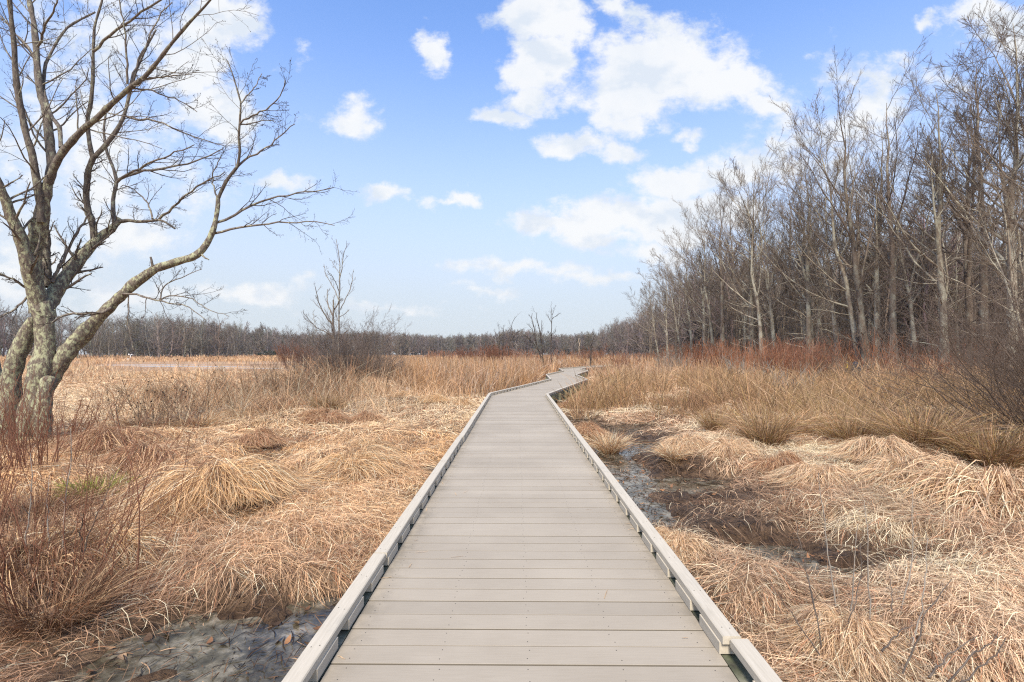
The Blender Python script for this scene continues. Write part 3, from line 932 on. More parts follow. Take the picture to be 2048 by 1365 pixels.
def litter():
    g = np.random.default_rng(19)
    x, y = sample_frustum(2600, 1.2, 9, g)
    bd, _ = bw_dist(x, y); k = (bd > 1.1) & (g.random(len(x)) < .25 + .6 * emask(x, y, MUD)); x, y = x[k], y[k]; n = len(x)
    a = g.random(n) * 6.28; L = .03 + .05 * g.random(n)
    z = np.maximum(H(x, y), WATER_Z) + .012 + .05 * g.random(n) * (1 - emask(x, y, MUD))
    d = np.stack([np.cos(a), np.sin(a), g.normal(0, .3, n)], 1)
    PT = np.stack([np.stack([x, y, z], 1) + d * L[:, None] * (t - .5) + np.array([0, 0, 1]) * (4 * (t - .5) ** 2 * .012) for t in (0, .25, .5, .75, 1)], 1)
    W = L[:, None] * np.array([.08, .5, .62, .42, .05]) * (.6 + .5 * g.random((n, 1)))
    V, Q = strips(PT, W, norm(np.stack([g.normal(0, .4, n), g.normal(0, .4, n), np.ones(n)], 1))[:, None])
    ns = 60                                  # a few straws and leaf bits blown onto the walk
    ys_ = 2.2 + 12 * g.random(ns) ** 1.3; la = np.sign(g.normal(size=ns)) * (.90 - .5 * g.random(ns) ** 3); xs_ = .058 + .0093 * ys_ + la
    aa = g.random(ns) * 6.28; Ls = .03 + .10 * g.random(ns)
    PS = np.stack([np.stack([xs_ + np.cos(aa) * Ls * (t - .5), ys_ + np.sin(aa) * Ls * (t - .5), .004 + .006 * g.random(ns)], 1) for t in (0, .4, .7, 1)], 1)
    Vs, Qs = strips(PS, np.full((ns, 1), .004) * np.array([.7, 1, 1, .4]), np.tile(np.array([[[0, 0, 1.]]]), (ns, 1, 1)))
    tag(link('straw_litter', mesh_np('straw_litter', Vs, Qs, M_grass, np.repeat(STRAW * (.4 + .6 * g.random((ns, 1))), 8, 0))), 'few loose straws blown onto the boardwalk boards', 'straw', kind='stuff')
    xd, yd = sample_frustum(90000, 1.2, 14, g)
    bd2, _ = bw_dist(xd, yd); k = (bd2 > 1.04) & (g.random(len(xd)) < np.clip(emask(xd, yd, MUD) * 1.1, 0, 1)); xd, yd = xd[k], yd[k]; nd = len(xd)
    ad = g.random(nd) * 6.28; Ld = (.02 + .12 * g.random(nd) ** 2) * (1 + .06 * yd)
    zd = np.maximum(H(xd, yd), WATER_Z) + .002 + .02 * g.random(nd)
    dd_ = np.stack([np.cos(ad), np.sin(ad), g.normal(0, .15, nd)], 1); cv = g.normal(0, .35, nd)
    PD = np.stack([np.stack([xd, yd, zd], 1) + dd_ * (Ld * (t - .5))[:, None] + np.stack([-np.sin(ad), np.cos(ad), 0 * ad], 1) * (cv * Ld * (t - .5) ** 2)[:, None] for t in (0, .33, .67, 1)], 1)
    Vd, Qd = strips(PD, (.0025 + .004 * g.random(nd) + .0004 * yd)[:, None] * np.array([.7, 1, 1, .4]), norm(np.stack([g.normal(0, .4, nd), g.normal(0, .4, nd), np.ones(nd)], 1))[:, None])
    cd = np.array([[.03, .02, .014], [.05, .032, .02], [.10, .06, .035], [.20, .115, .06], [.34, .22, .13]])[g.choice(5, nd, p=[.24, .26, .24, .17, .09])] * (.6 + .7 * g.random((nd, 1)))
    tag(link('mud_litter', mesh_np('mud_litter', Vd, Qd, M_grass, np.repeat(cd, 8, 0))), 'dark rotting plant litter strewn over the mud and shallow puddles', 'litter', kind='stuff')
    c = np.array([[.30, .15, .07], [.20, .10, .05], [.42, .27, .15], [.10, .06, .035]])[g.integers(0, 4, n)] * (.6 + .6 * g.random((n, 1)))
    tag(link('leaf_litter', mesh_np('leaf_litter', V, Q, M_grass, np.repeat(c, 10, 0))), 'scattered small brown dead leaves on the straw and mud', 'leaves', kind='stuff')


litter()


# ------------------------------------------------------------------ tussocks (things)
def tuft_mesh(name, seed, n, r, h, kind, cols, w):
    g = np.random.default_rng(seed)
    a = g.random(n) * 2 * PI; q = np.sqrt(g.random(n))
    m = 6
    PT = np.zeros((n, m, 3))
    if kind == 'drape':         # locks of blades rise from a crown, combed over to one side, and hang down
        K = 34
        ka = g.random(K) * 2 * PI; kq = np.sqrt(g.random(K)); kr = 0.55 + 0.7 * g.random(K); kh = 0.45 + 0.6 * g.random(K); kc = g.normal(0, .5, K)
        ci = g.integers(0, K, n); lo = g.random(n) < 0.3
        a = np.where(lo, a, ka[ci] + g.normal(0, .25, n)); q = np.where(lo, q, np.clip(kq[ci] + g.normal(0, .1, n), 0, 1))
        r0 = q * r * 0.62
        a2 = np.where(lo, g.random(n) * 2 * PI, a + kc[ci] + g.normal(0, 0.22, n))
        wx, wy = np.cos(a2) * (.45 + .55 * q) + 0.55, np.sin(a2) * (.45 + .55 * q) + .12
        wl = np.maximum(np.hypot(wx, wy), .2); wx, wy = wx / wl, wy / wl
        reach = r * (0.3 + 0.6 * g.random(n)) * np.where(lo, .8, kr[ci]); top = h * np.where(lo, 0.3 + .6 * g.random(n), kh[ci] + g.normal(0, .08, n)) * (1 - 0.55 * q * q)
        bend = g.normal(0, .5, n)
        for k in range(m):
            s = k / (m - 1)
            ex, ey = wx - wy * bend * s, wy + wx * bend * s
            PT[:, k, 0] = np.cos(a) * r0 + ex * reach * s ** 0.9
            PT[:, k, 1] = np.sin(a) * r0 + ey * reach * s ** 0.9
            pk = 0.30
            z = top * (1 - ((s - pk) / (1 - pk)) ** 2 * np.where(lo, .75, 1)) if s > pk else top * (1 - 0.5 * ((pk - s) / pk) ** 2)
            PT[:, k, 2] = np.maximum(z, 0.02 + 0.05 * g.random(n))
    else:                       # 'up': a fan of upright stems
        r0 = q * r * 0.5
        ln = np.abs(g.normal(0, 0.42, n)) + 0.2 * q; hh = h * (0.3 + 0.75 * g.random(n))
        dr = g.random(n) ** 1.5 * 0.9
        a2 = a + g.normal(0, 0.7, n)
        for k in range(m):
            s = k / (m - 1)
            o = hh * (ln * s + dr * s ** 3)
            PT[:, k, 0] = np.cos(a) * r0 + np.cos(a2) * o; PT[:, k, 1] = np.sin(a) * r0 + np.sin(a2) * o
            PT[:, k, 2] = hh * s * (1 - 0.45 * dr * s * s) - 0.02
    W = (w * (0.6 + 0.8 * g.random(n)))[:, None] * np.array([0.8, 1, 1, .9, .7, .25])
    V, Q = strips(PT, W)
    CA = np.array(cols); c = CA[g.integers(0, len(cols), n)] * (0.6 + 0.6 * g.random((n, 1)))
    C = np.repeat(c, m * 2, 0)
    # the dense dead heart of the tussock
    na, nr = 14, 5
    hv, hq = [], []
    for j in range(nr):
        f = j / (nr - 1)
        rr = r * (0.5 if kind == 'drape' else 0.34) * (1 - f) ** 0.6 * 1.0
        for i in range(na):
            an = i / na * 2 * PI
            k = 1 + 0.22 * math.sin(3 * an + seed) + 0.1 * math.sin(7 * an + seed * 2)
            hv.append((math.cos(an) * rr * k, math.sin(an) * rr * k, -0.12 + (h * (0.5 if kind == 'drape' else 0.3) + 0.12) * f))
    for j in range(nr - 1):
        for i in range(na):
            hq.append((j * na + i, j * na + (i + 1) % na, (j + 1) * na + (i + 1) % na, (j + 1) * na + i))
    hV = np.array(hv); hQ = np.array(hq)
    V2 = np.concatenate([V, hV]); Q2 = np.concatenate([Q, hQ + len(V)])
    C2 = np.concatenate([C, np.tile(BROWN * 0.7, (len(hV), 1))])
    return mesh_np(name, V2, Q2, M_grass, C2)


T_GOLD = tuft_mesh('drooping_tussock', 101, 4200, 0.62, 0.34, 'drape', [GOLD, GOLD, STRAW, PALE, BROWN, STRAW], .0036)
T_GOLD2 = tuft_mesh('drooping_tussock', 102, 3600, 0.6, 0.36, 'drape', [STRAW, GOLD, STRAW, BROWN, PALE], .004)
T_PALE = tuft_mesh('pale_tussock', 103, 4200, 0.6, 0.40, 'drape', [PALE, PINK, STRAW, PINK, BROWN, PINK], .0045)
T_RUSH = tuft_mesh('rush_tuft', 104, 1150, 0.62, 0.85, 'up', [OLIVE * .8, OLIVE * .95, STRAW * .7, PINK * .8, BROWN, ORANGE * .8, BROWN * .6], .0065)
T_UP = tuft_mesh('upright_tuft', 105, 1100, 0.42, 0.6, 'up', [STRAW, ORANGE, PALE, BROWN], .007)
T_BROWN = tuft_mesh('brown_tussock', 106, 3200, 0.55, 0.40, 'drape', [BROWN * 1.4, RUST, STRAW, PINK * .8, BROWN], .0045)
T_GREEN = tuft_mesh('green_tuft', 107, 700, 0.36, 0.20, 'up', [GREEN, GREEN * 1.3, OLIVE, STRAW], .006)

T_DARK = tuft_mesh('dark_tuft', 108, 1500, 0.55, 0.55, 'up', [BROWN * .6, RUST * .7, BROWN, DARKB * 1.6, STRAW * .85, BROWN * .8], .0042)

TUSS = [  # (mesh, name, px, py, scale xy, scale z, label, group)
    (T_GOLD, 'grass_tussock', 440, 1030, 1.15, 1.2, 'broad golden tussock with long combed blades, nearest mound left of the boardwalk', 0),
    (T_GOLD2, 'grass_tussock', 715, 952, 1.0, 0.95, 'golden drooping tussock close to the left curb rail above the dark patch', 0),
    (T_GOLD2, 'grass_tussock', 735, 912, 0.85, 0.8, 'low straw tussock just behind the golden one near the left curb rail', 0),
    (T_GOLD, 'grass_tussock', 865, 818, 0.75, 0.75, 'small rounded straw tussock, middle of three in a row by the boardwalk bend', 0),
    (T_GOLD2, 'grass_tussock', 925, 816, 0.62, 0.75, 'small straw tussock touching the left curb rail before the first bend', 0),
    (T_GOLD, 'grass_tussock', 800, 815, 0.7, 0.6, 'flat straw tussock, leftmost of three in a row by the boardwalk bend', 0),
    (T_BROWN, 'grass_tussock', 650, 855, 1.0, 0.95, 'brown ragged tussock at the foot of the grey bush', 0),
    (T_BROWN, 'grass_tussock', 740, 850, 0.8, 0.8, 'russet pointed tussock right of the brown ragged one', 0),
    (T_PALE, 'grass_tussock', 755, 800, 1.5, 1.7, 'large pale mounded tussock right beside the grey bush stem', 0),
    (T_PALE, 'grass_tussock', 640, 800, 1.7, 1.7, 'large pale mounded tussock left of the grey bush stem', 0),
    (T_RUSH, 'rush_tuft', 655, 838, 0.8, 0.75, 'olive rush tuft between the pale mound and the brown ragged tussock', 0),
    (T_BROWN, 'grass_tussock', 440, 782, 1.25, 1.2, 'isolated dark brown tussock out on the bare straw flat', 0),
    (T_UP, 'upright_tuft', 325, 800, 1.3, 1.25, 'orange upright grass tuft behind the seed-headed shrub', 0),
    (T_GREEN, 'green_tuft', 190, 1000, 1.35, 1.45, 'bright green grass tuft among the straw at the left', 0),
    (T_BROWN, 'grass_tussock', 300, 935, 1.2, 1.0, 'brown tangled tussock behind the golden combed mound', 0),
    (T_GOLD2, 'grass_tussock', 180, 1120, 1.0, 0.9, 'straw tussock beside the red-stemmed shrub at lower left', 0),
    (T_BROWN, 'grass_tussock', 60, 1190, .8, 1.2, 'dark reddish grass clump under the red-stemmed shrub at lower left', 0),
    (T_DARK, 'dark_tuft', 25, 1160, 1.0, 1.0, 'dark brown grass clump at the left edge among the red stems', 0),
    (T_DARK, 'dark_tuft', 105, 1240, 0.8, 0.75, 'dark brown grass clump in front of the red stems at lower left', 0),
    (T_DARK, 'dark_tuft', 60, 1040, 1.0, 0.8, 'dark brown grass clump behind the red stems left of the green tuft', 0),
    (T_DARK, 'dark_tuft', 300, 868, 1.1, 0.8, 'dark grass clump at the foot of the spindly seed-head shrub', 0),
    (T_UP, 'upright_tuft', 400, 860, 1.1, 0.9, 'straw tuft just right of the spindly seed-head shrub', 0),
    (T_BROWN, 'grass_tussock', 230, 905, 1.2, 1.0, 'brown tussock under the low twiggy shrub near the lichen tree', 0),
    (T_BROWN, 'grass_tussock', 565, 838, 1.2, 1.1, 'brown tussock at the front of the twiggy grass mound left of the grey bush', 0),
    (T_GOLD2, 'grass_tussock', 480, 845, 1.1, 1.0, 'straw tussock at the left end of the twiggy grass mound', 0),
    (T_BROWN, 'grass_tussock', 510, 905, 0.8, 0.8, 'small dark-centred tussock on the straw slope left of the walk', 0),
    (T_PALE, 'grass_tussock', 1960, 1040, 1.35, 1.45, 'biggest pale tussock with shaggy hanging blades at the right edge', 0),
    (T_PALE, 'grass_tussock', 1830, 1010, 0.95, 1.1, 'pale shaggy tussock just left of the biggest one', 0),
    (T_PALE, 'grass_tussock', 1462, 925, 0.75, 0.9, 'straw tussock with dark heart in front of the rushes', 0),
    (T_PALE, 'grass_tussock', 1375, 910, 0.7, 0.75, 'pale low tussock at the edge of the wet channel', 0),
    (T_UP, 'upright_tuft', 1345, 925, 0.55, 0.5, 'small tan tussock beside the branch of open water', 0),
    (T_UP, 'upright_tuft', 1218, 895, 0.75, 0.75, 'orange tuft standing in the wet channel right of the boardwalk', 0),
    (T_BROWN, 'grass_tussock', 1172, 862, 0.8, 0.8, 'russet tussock in the water by the right curb rail', 0),
    (T_BROWN, 'grass_tussock', 1150, 812, 0.9, 1.0, 'tan drooping tussock under the edge beam at the first bend', 0),
    (T_RUSH, 'rush_tuft', 1530, 900, 0.9, 1.0, 'tallest olive rush tuft right of the wet channel', 0),
    (T_RUSH, 'rush_tuft', 1432, 878, 0.6, 0.75, 'narrow rush tuft left of the tallest olive one', 0),
    (T_RUSH, 'rush_tuft', 1705, 905, 0.9, 0.75, 'wide olive rush tuft right of the tallest one', 0),
    (T_RUSH, 'rush_tuft', 1840, 925, 0.95, 0.85, 'wide olive rush tuft behind the biggest pale tussock', 0),
    (T_RUSH, 'rush_tuft', 1985, 945, 1.0, 0.9, 'dark olive rush tuft at the right edge under the leaning bush', 0),
    (T_RUSH, 'rush_tuft', 1360, 822, 1.3, 0.8, 'olive rush tuft, left one of two in the middle of the right marsh', 0),
    (T_RUSH, 'rush_tuft', 1450, 808, 1.35, 0.95, 'olive rush tuft, right one of two in the middle of the right marsh', 0),
    (T_UP, 'upright_tuft', 1600, 885, 0.9, 0.9, 'straw tuft between the tallest olive rush and the wide one', 0),
    (T_UP, 'upright_tuft', 1775, 890, 1.0, 0.9, 'straw tuft behind and between the two wide olive rush tufts', 0),
    (T_BROWN, 'grass_tussock', 1560, 955, 0.7, 0.8, 'brown collapsed tussock at the foot of the tallest olive rush', 0),
    (T_PALE, 'grass_tussock', 1760, 960, 0.8, 0.9, 'pale collapsed tussock in front of the wide olive rushes', 0),
    (T_UP, 'upright_tuft', 1905, 905, 1.0, 1.0, 'straw tuft under the tips of the leaning bush', 0),
    (T_GOLD2, 'grass_tussock', 1650, 850, 1.3, 1.2, 'straw tussock half hidden in the standing grass of the right marsh', 0),
    (T_PALE, 'grass_tussock', 1480, 850, 1.2, 1.1, 'pale tussock among the standing grass behind the narrow rush', 0),
    (T_PALE, 'grass_tussock', 1640, 985, 0.8, 0.7, 'flattened pale tussock below the wide olive rushes', 0),
    (T_PALE, 'grass_tussock', 1690, 1300, 0.5, 0.55, 'straw tussock at the foot of the grey canes, lower right', 0),
    (T_PALE, 'grass_tussock', 1350, 1110, 0.5, 0.5, 'low tan tussock against the right curb rail beside the mud', 0),
]
for (me, nm, px, py, sx, sz, lab, _) in TUSS:
    x, y = gp(px, py, -0.33)
    z = float(H(x, y))
    o = link(nm, me, None, (x, y, max(z, WATER_Z) - 0.01)); o.rotation_euler = (0, 0, (px * 0.37) % 6.28); o.scale = (sx, sx, sz)
    tag(o, lab, 'tuft' if 'tuft' in nm else 'tussock', 'grass tussocks of the marsh')


# ------------------------------------------------------------------ the big lichen-covered tree at the left
def build_left_tree():
    D0 = 9.6
    bx, by = gp(72, 708 + F * (CH + 0.33) / D0, -0.33)
    root = empty('lichen_tree', (bx, by, float(H(bx, by))), 'big many-stemmed bare tree with greenish lichen bark filling the left side', 'tree')
    ro = np.array(root.location)
    limbs = []

    def L(pts, w0, w1, d0=0.0, d1=0.0, n=None, thick=True, ws=None):
        pts = np.array(pts, float)
        s = np.concatenate([[0], np.cumsum(np.hypot(*np.diff(pts, axis=0).T))]); s /= s[-1]
        d = D0 + d0 + (d1 - d0) * s
        w = w0 + (w1 - w0) * s if ws is None else np.array(ws, float)
        p3 = np.array([P(px, py, dd) for (px, py), dd in zip(pts, d)]) - ro
        n = n or max(8, int(len(pts) * 2.5))
        arr = resample(np.c_[p3, w / 2 * d / F], n)
        limbs.append((arr[:, :3], arr[:, 3], thick))
    # trunk stems
    L([(52, 905), (60, 850), (76, 779), (86, 727), (92, 690), (86, 640), (80, 605)], 58, 46, 0, 0, ws=[66, 57, 50, 42, 38, 40, 44])
    L([(84, 625), (66, 570), (58, 530), (52, 514), (40, 470), (21, 431), (12, 402), (0, 375), (-30, 320), (-50, 250)], 32, 12, 0, -1.2)
    L([(82, 625), (66, 560), (63, 520), (68, 490), (78, 462), (84, 430), (90, 390), (97, 360)], 38, 29, 0, -.25, ws=[42, 35, 34, 33, 32, 29, 24, 17])
    L([(82, 445), (80, 400), (71, 348), (66, 310), (52, 269), (44, 230), (38, 200), (31, 148), (28, 86), (22, 34), (19, 0), (14, -60), (16, -120)], 20, 7, -.25, -1.0)
    L([(80, 440), (86, 400), (97, 368), (105, 334), (101, 300), (97, 260), (93, 220), (81, 193), (76, 150), (73, 110), (69, 52), (58, 0), (50, -60), (60, -130)], 23, 7, -.25, .5)
    L([(98, 365), (108, 335), (124, 306), (151, 275), (170, 255), (193, 238), (215, 216), (241, 193), (258, 177), (286, 158), (310, 131), (344, 86), (379, 45), (413, 10), (440, -25)], 19, 4, -.25, -1.6)
    L([(258, 177), (270, 138), (284, 108), (296, 83), (302, 62), (320, 28), (345, 5)], 6, 2.5, -.9, -.6, thick=False)
    L([(255, 169), (253, 120), (251, 62), (241, 20), (236, -20)], 6, 3, -.9, -1.3, thick=False)
    L([(122, 296), (120, 255), (103, 234), (93, 205), (86, 180), (90, 130), (114, 83), (134, 55), (158, 41), (190, 25)], 11, 4, -.3, .9)
    L([(73, 140), (62, 103), (34, 69), (10, 41), (-10, 20)], 8, 3, .2, .8, thick=False)
    L([(71, 110), (80, 80), (92, 50), (110, 20), (118, -20)], 7, 3, .3, -.6, thick=False)
    # second stem going right
    L([(88, 640), (96, 607), (116, 575), (138, 545), (172, 503), (196, 476), (224, 459), (238, 440)], 38, 14, 0, 1.2)
    L([(236, 444), (258, 441), (275, 444), (296, 443), (317, 440), (330, 444), (350, 458)], 10, 4, 1.2, 1.0)
    L([(317, 440), (330, 430), (361, 399), (396, 372), (423, 358), (450, 345)], 7, 2.5, 1.1, .6, thick=False)
    L([(305, 438), (300, 415), (285, 393), (262, 375), (240, 372)], 5, 2, 1.1, 1.6, thick=False)
    L([(232, 450), (226, 437), (226, 396), (234, 365), (227, 337), (213, 303), (207, 262), (212, 225)], 12, 4.5, 1.2, 1.9)
    L([(234, 365), (241, 355), (275, 339), (310, 320), (361, 303), (390, 292)], 7, 2.5, 1.3, .8, thick=False)
    L([(236, 360), (260, 350), (293, 343), (330, 337), (362, 332), (403, 320), (448, 296)], 8, 2.5, 1.3, 1.9, thick=False)
    L([(190, 480), (189, 472), (182, 434), (177, 430), (172, 389), (177, 337), (188, 313)], 17, 13, .9, .6)
    L([(186, 318), (179, 286), (174, 241), (182, 207), (186, 155), (186, 103), (189, 52), (205, 0), (208, -50)], 12, 4, .6, .3)
    L([(187, 316), (207, 296), (231, 265), (248, 234), (255, 207), (262, 175), (272, 140), (290, 100), (312, 60)], 12, 4, .6, .9)
    L([(186, 104), (213, 76), (248, 48), (286, 24), (320, 0), (350, -30)], 7, 4, .3, -.4, thick=False)
    L([(250, 232), (275, 240), (310, 240), (340, 255), (380, 272), (420, 284), (450, 292)], 6, 2, .8, .5, thick=False)
    L([(262, 178), (300, 180), (340, 195), (370, 205), (395, 225)], 5, 2, -.9, -.6, thick=False)
    L([(284, 160), (320, 155), (360, 150), (385, 148)], 4.5, 2, -1.0, -.7, thick=False)
    L([(93, 575), (93, 540), (90, 514), (93, 480), (91, 462), (84, 440)], 22, 15, .35, .55)
    L([(105, 565), (112, 545), (127, 517), (148, 476), (172, 438), (180, 425)], 9, 4, .2, .5, thick=False)
    # arching limb going right
    L([(62, 870), (80, 800), (98, 755), (114, 731), (145, 693), (186, 648), (220, 613), (248, 586), (275, 562), (310, 538), (344, 527), (389, 514), (405, 500), (416, 484), (425, 465), (430, 450), (436, 413), (436, 396)], 44, 10, 0, .6, n=44, ws=[40, 42, 41, 39, 34, 28, 24, 22, 21, 19, 17.5, 15.5, 14.5, 13.5, 12, 11, 9.5, 9])
    L([(436, 398), (451, 365), (463, 348), (475, 334), (478, 318), (480, 300), (477, 275), (479, 251), (482, 207), (474, 178), (465, 148), (455, 122)], 9, 2.5, .6, .2)
    L([(475, 334), (490, 318), (517, 306), (537, 293), (552, 280), (568, 265), (590, 248)], 6, 2.2, .5, 1.0, thick=False)
    L([(480, 248), (490, 238), (506, 231), (520, 224), (537, 217), (552, 203), (565, 186), (572, 158)], 5, 2, .3, -.2, thick=False)
    L([(482, 207), (490, 195), (503, 183), (517, 162), (524, 148)], 4, 1.8, .2, .5, thick=False)
    L([(480, 250), (500, 248), (530, 240), (552, 244)], 4, 1.6, .3, .8, thick=False)
    L([(425, 468), (440, 466), (458, 462), (485, 456), (510, 452), (551, 445), (585, 444), (620, 443), (650, 446), (671, 452)], 7, 2, .6, .2, thick=False)
    L([(432, 446), (444, 444), (465, 434), (489, 417), (505, 409), (523, 403), (558, 393), (590, 388), (620, 382), (645, 378), (668, 374)], 7.5, 2, .6, 1.1, thick=False)
    L([(436, 400), (430, 386), (427, 368), (425, 348), (436, 325), (444, 312)], 5, 2, .6, 1.0, thick=False)
    L([(306, 540), (304, 525), (301, 514)], 8, 5, .35, .30, thick=False)
    L([(402, 508), (408, 515), (418, 520)], 6, 3, .5, .3, thick=False)
    # low twigs off the arch
    L([(245, 588), (275, 589), (295, 596), (317, 603), (361, 610), (389, 620), (413, 641)], 6, 1.8, .25, -.5, thick=False)
    L([(320, 602), (330, 594), (344, 591), (379, 596), (413, 617), (435, 628), (458, 634)], 4, 1.6, .1, -.6, thick=False)
    L([(318, 603), (322, 588), (327, 572), (361, 555), (385, 545), (403, 538)], 4, 1.6, .1, .3, thick=False)
    L([(222, 616), (205, 628), (165, 627), (140, 629), (117, 634), (103, 648)], 9, 5, .2, -.35, thick=False)
    L([(257, 590), (258, 620), (255, 640), (257, 660), (266, 700)], 3.5, 1.5, .25, .1, thick=False)
    L([(60, 580), (45, 572), (25, 558), (0, 548), (-20, 540)], 7, 4, 0, -.5, thick=False)
    L([(58, 592), (48, 603), (25, 622), (0, 636), (-30, 645)], 6, 3, 0, -.6, thick=False)
    # hollow broken stem and the other basal stems at the left
    L([(20, 900), (17, 830), (20, 760), (36, 710), (56, 665), (66, 643)], 54, 26, .1, .15)
    L([(2, 900), (-8, 830), (-6, 780), (-20, 720), (-50, 640), (-70, 560)], 44, 24, .3, .6)
    L([(90, 905), (84, 860), (88, 800), (98, 760)], 36, 30, -.15, -.05)
    limbs = [(p, r * (.85 if r[0] > .15 else .72 if r[0] < .105 else .78), t) for p, r, t in limbs]

    def rounded(p, r):          # close a broken or outgrown end instead of leaving an open tube
        d = norm(p[-1] - p[-2])
        return np.vstack([p, p[-1] + d * r[-1] * .45, p[-1] + d * r[-1] * .75]), np.concatenate([r, [r[-1] * .75, r[-1] * .06]])
    limbs = [(*rounded(p, r), t) if t else (p, r, t) for p, r, t in limbs]
    big = [l for l in limbs if l[2]]; thin = [l for l in limbs if not l[2]]

    gq = np.random.default_rng(3)
    parts = []
    for pts, rad, _ in big:
        rad = rad * (1 + 0.06 * gq.normal(size=len(rad)))
        V, Q = tubes(pts[None], rad[None], 14)
        V = V + gq.normal(size=V.shape) * np.repeat(rad, 14)[:, None] * 0.06
        parts.append((V, Q, 1 if rad[0] < .105 else 0, (1, 1, 1)))
    V, Q, Mi, C = join(parts)
    link('trunk', mesh_np('trunk', V, Q, [M_bark_alder, M_bark_limb], None, True, Mi), root)
    # crown: branches and twigs
    parts = []
    PP = np.stack([resample(p, 14) for p, r, t in thin]); RR = np.stack([np.interp(np.linspace(0, 1, 14), np.linspace(0, 1, len(r)), r) for p, r, t in thin])
    kink = gq.normal(size=PP.shape) * 0.012; kink[:, 0] = 0; kink *= np.minimum(1, np.linalg.norm(PP[:, -1] - PP[:, 0], axis=1) / 1.6)[:, None, None]
    PP = PP + kink
    V, Q = tubes(PP, RR, 7); parts.append((V, Q, 0, (1, 1, 1)))
    sel = [b for b in big if b[1][0] < 0.16 and b[0][-1][2] > 2.0]
    PB = np.stack([resample(p, 14) for p, r, t in sel]); RB = np.stack([np.interp(np.linspace(0, 1, 14), np.linspace(0, 1, len(r)), r) for p, r, t in sel])
    # secondary twigging, mostly sideways and slightly rising
    c1 = spawn(PB, RB, 15, 0.18, 0.98, 0.26, 0.8, 7, 0.06, 0.13, 0.28, gq, lmax=1.3, rmin=0.005, flat=0.35, fall=0.2)
    lg = np.linalg.norm(np.diff(PP, axis=1), axis=2).sum(1) > .45; PP, RR = PP[lg], RR[lg]
    c2 = spawn(PP, RR, 9, 0.12, 1.0, 0.36, 0.65, 6, 0.05, 0.15, 0.5, gq, lmax=0.8, rmin=0.004, flat=0.3, fall=0.3)
    V, Q = tubes(*c1, 5); parts.append((V, Q, 0, (1, 1, 1)))
    V, Q = tubes(*c2, 4); parts.append((V, Q, 1, (1, 1, 1)))
    c1b = spawn(*c1, 6, 0.2, 1.0, 0.42, 0.7, 5, 0.04, 0.16, 0.5, gq, lmax=0.5, rmin=0.0032, flat=0.3)
    c2b = spawn(*c2, 5, 0.2, 1.0, 0.45, 0.65, 5, 0.06, 0.16, 0.55, gq, lmax=0.38, rmin=0.003, flat=0.2)
    for cc in (c1b, c2b):
        V, Q = tubes(*cc, 3); parts.append((V, Q, 1, (1, 1, 1)))
    for cc in (c1b, c2b):
        d = spawn(*cc, 4, 0.25, 1.0, 0.5, 0.75, 3, 0.08, 0.16, 0.7, gq, lmax=0.16, rmin=0.0022)
        V, Q = tubes(*d, 3); parts.append((V, Q, 1, (1, 1, 1)))
        # buds at the tips
        tip = d[0][:, -1]; k = gq.random(len(tip)) < 0.28; tip = tip[k]
        bt = np.stack([tip - (0, 0, 0.006), tip, tip + (0.004, 0, 0.012)], 1)
        V, Q = tubes(bt, np.tile([0.002, 0.0065, 0.002], (len(tip), 1)), 4); parts.append((V, Q, 1, (1, 1, 1)))
    V, Q, Mi, C = join(parts)
    link('crown', mesh_np('crown', V, Q, [M_bark_limb, M_fine], None, True, Mi), root)


build_left_tree()


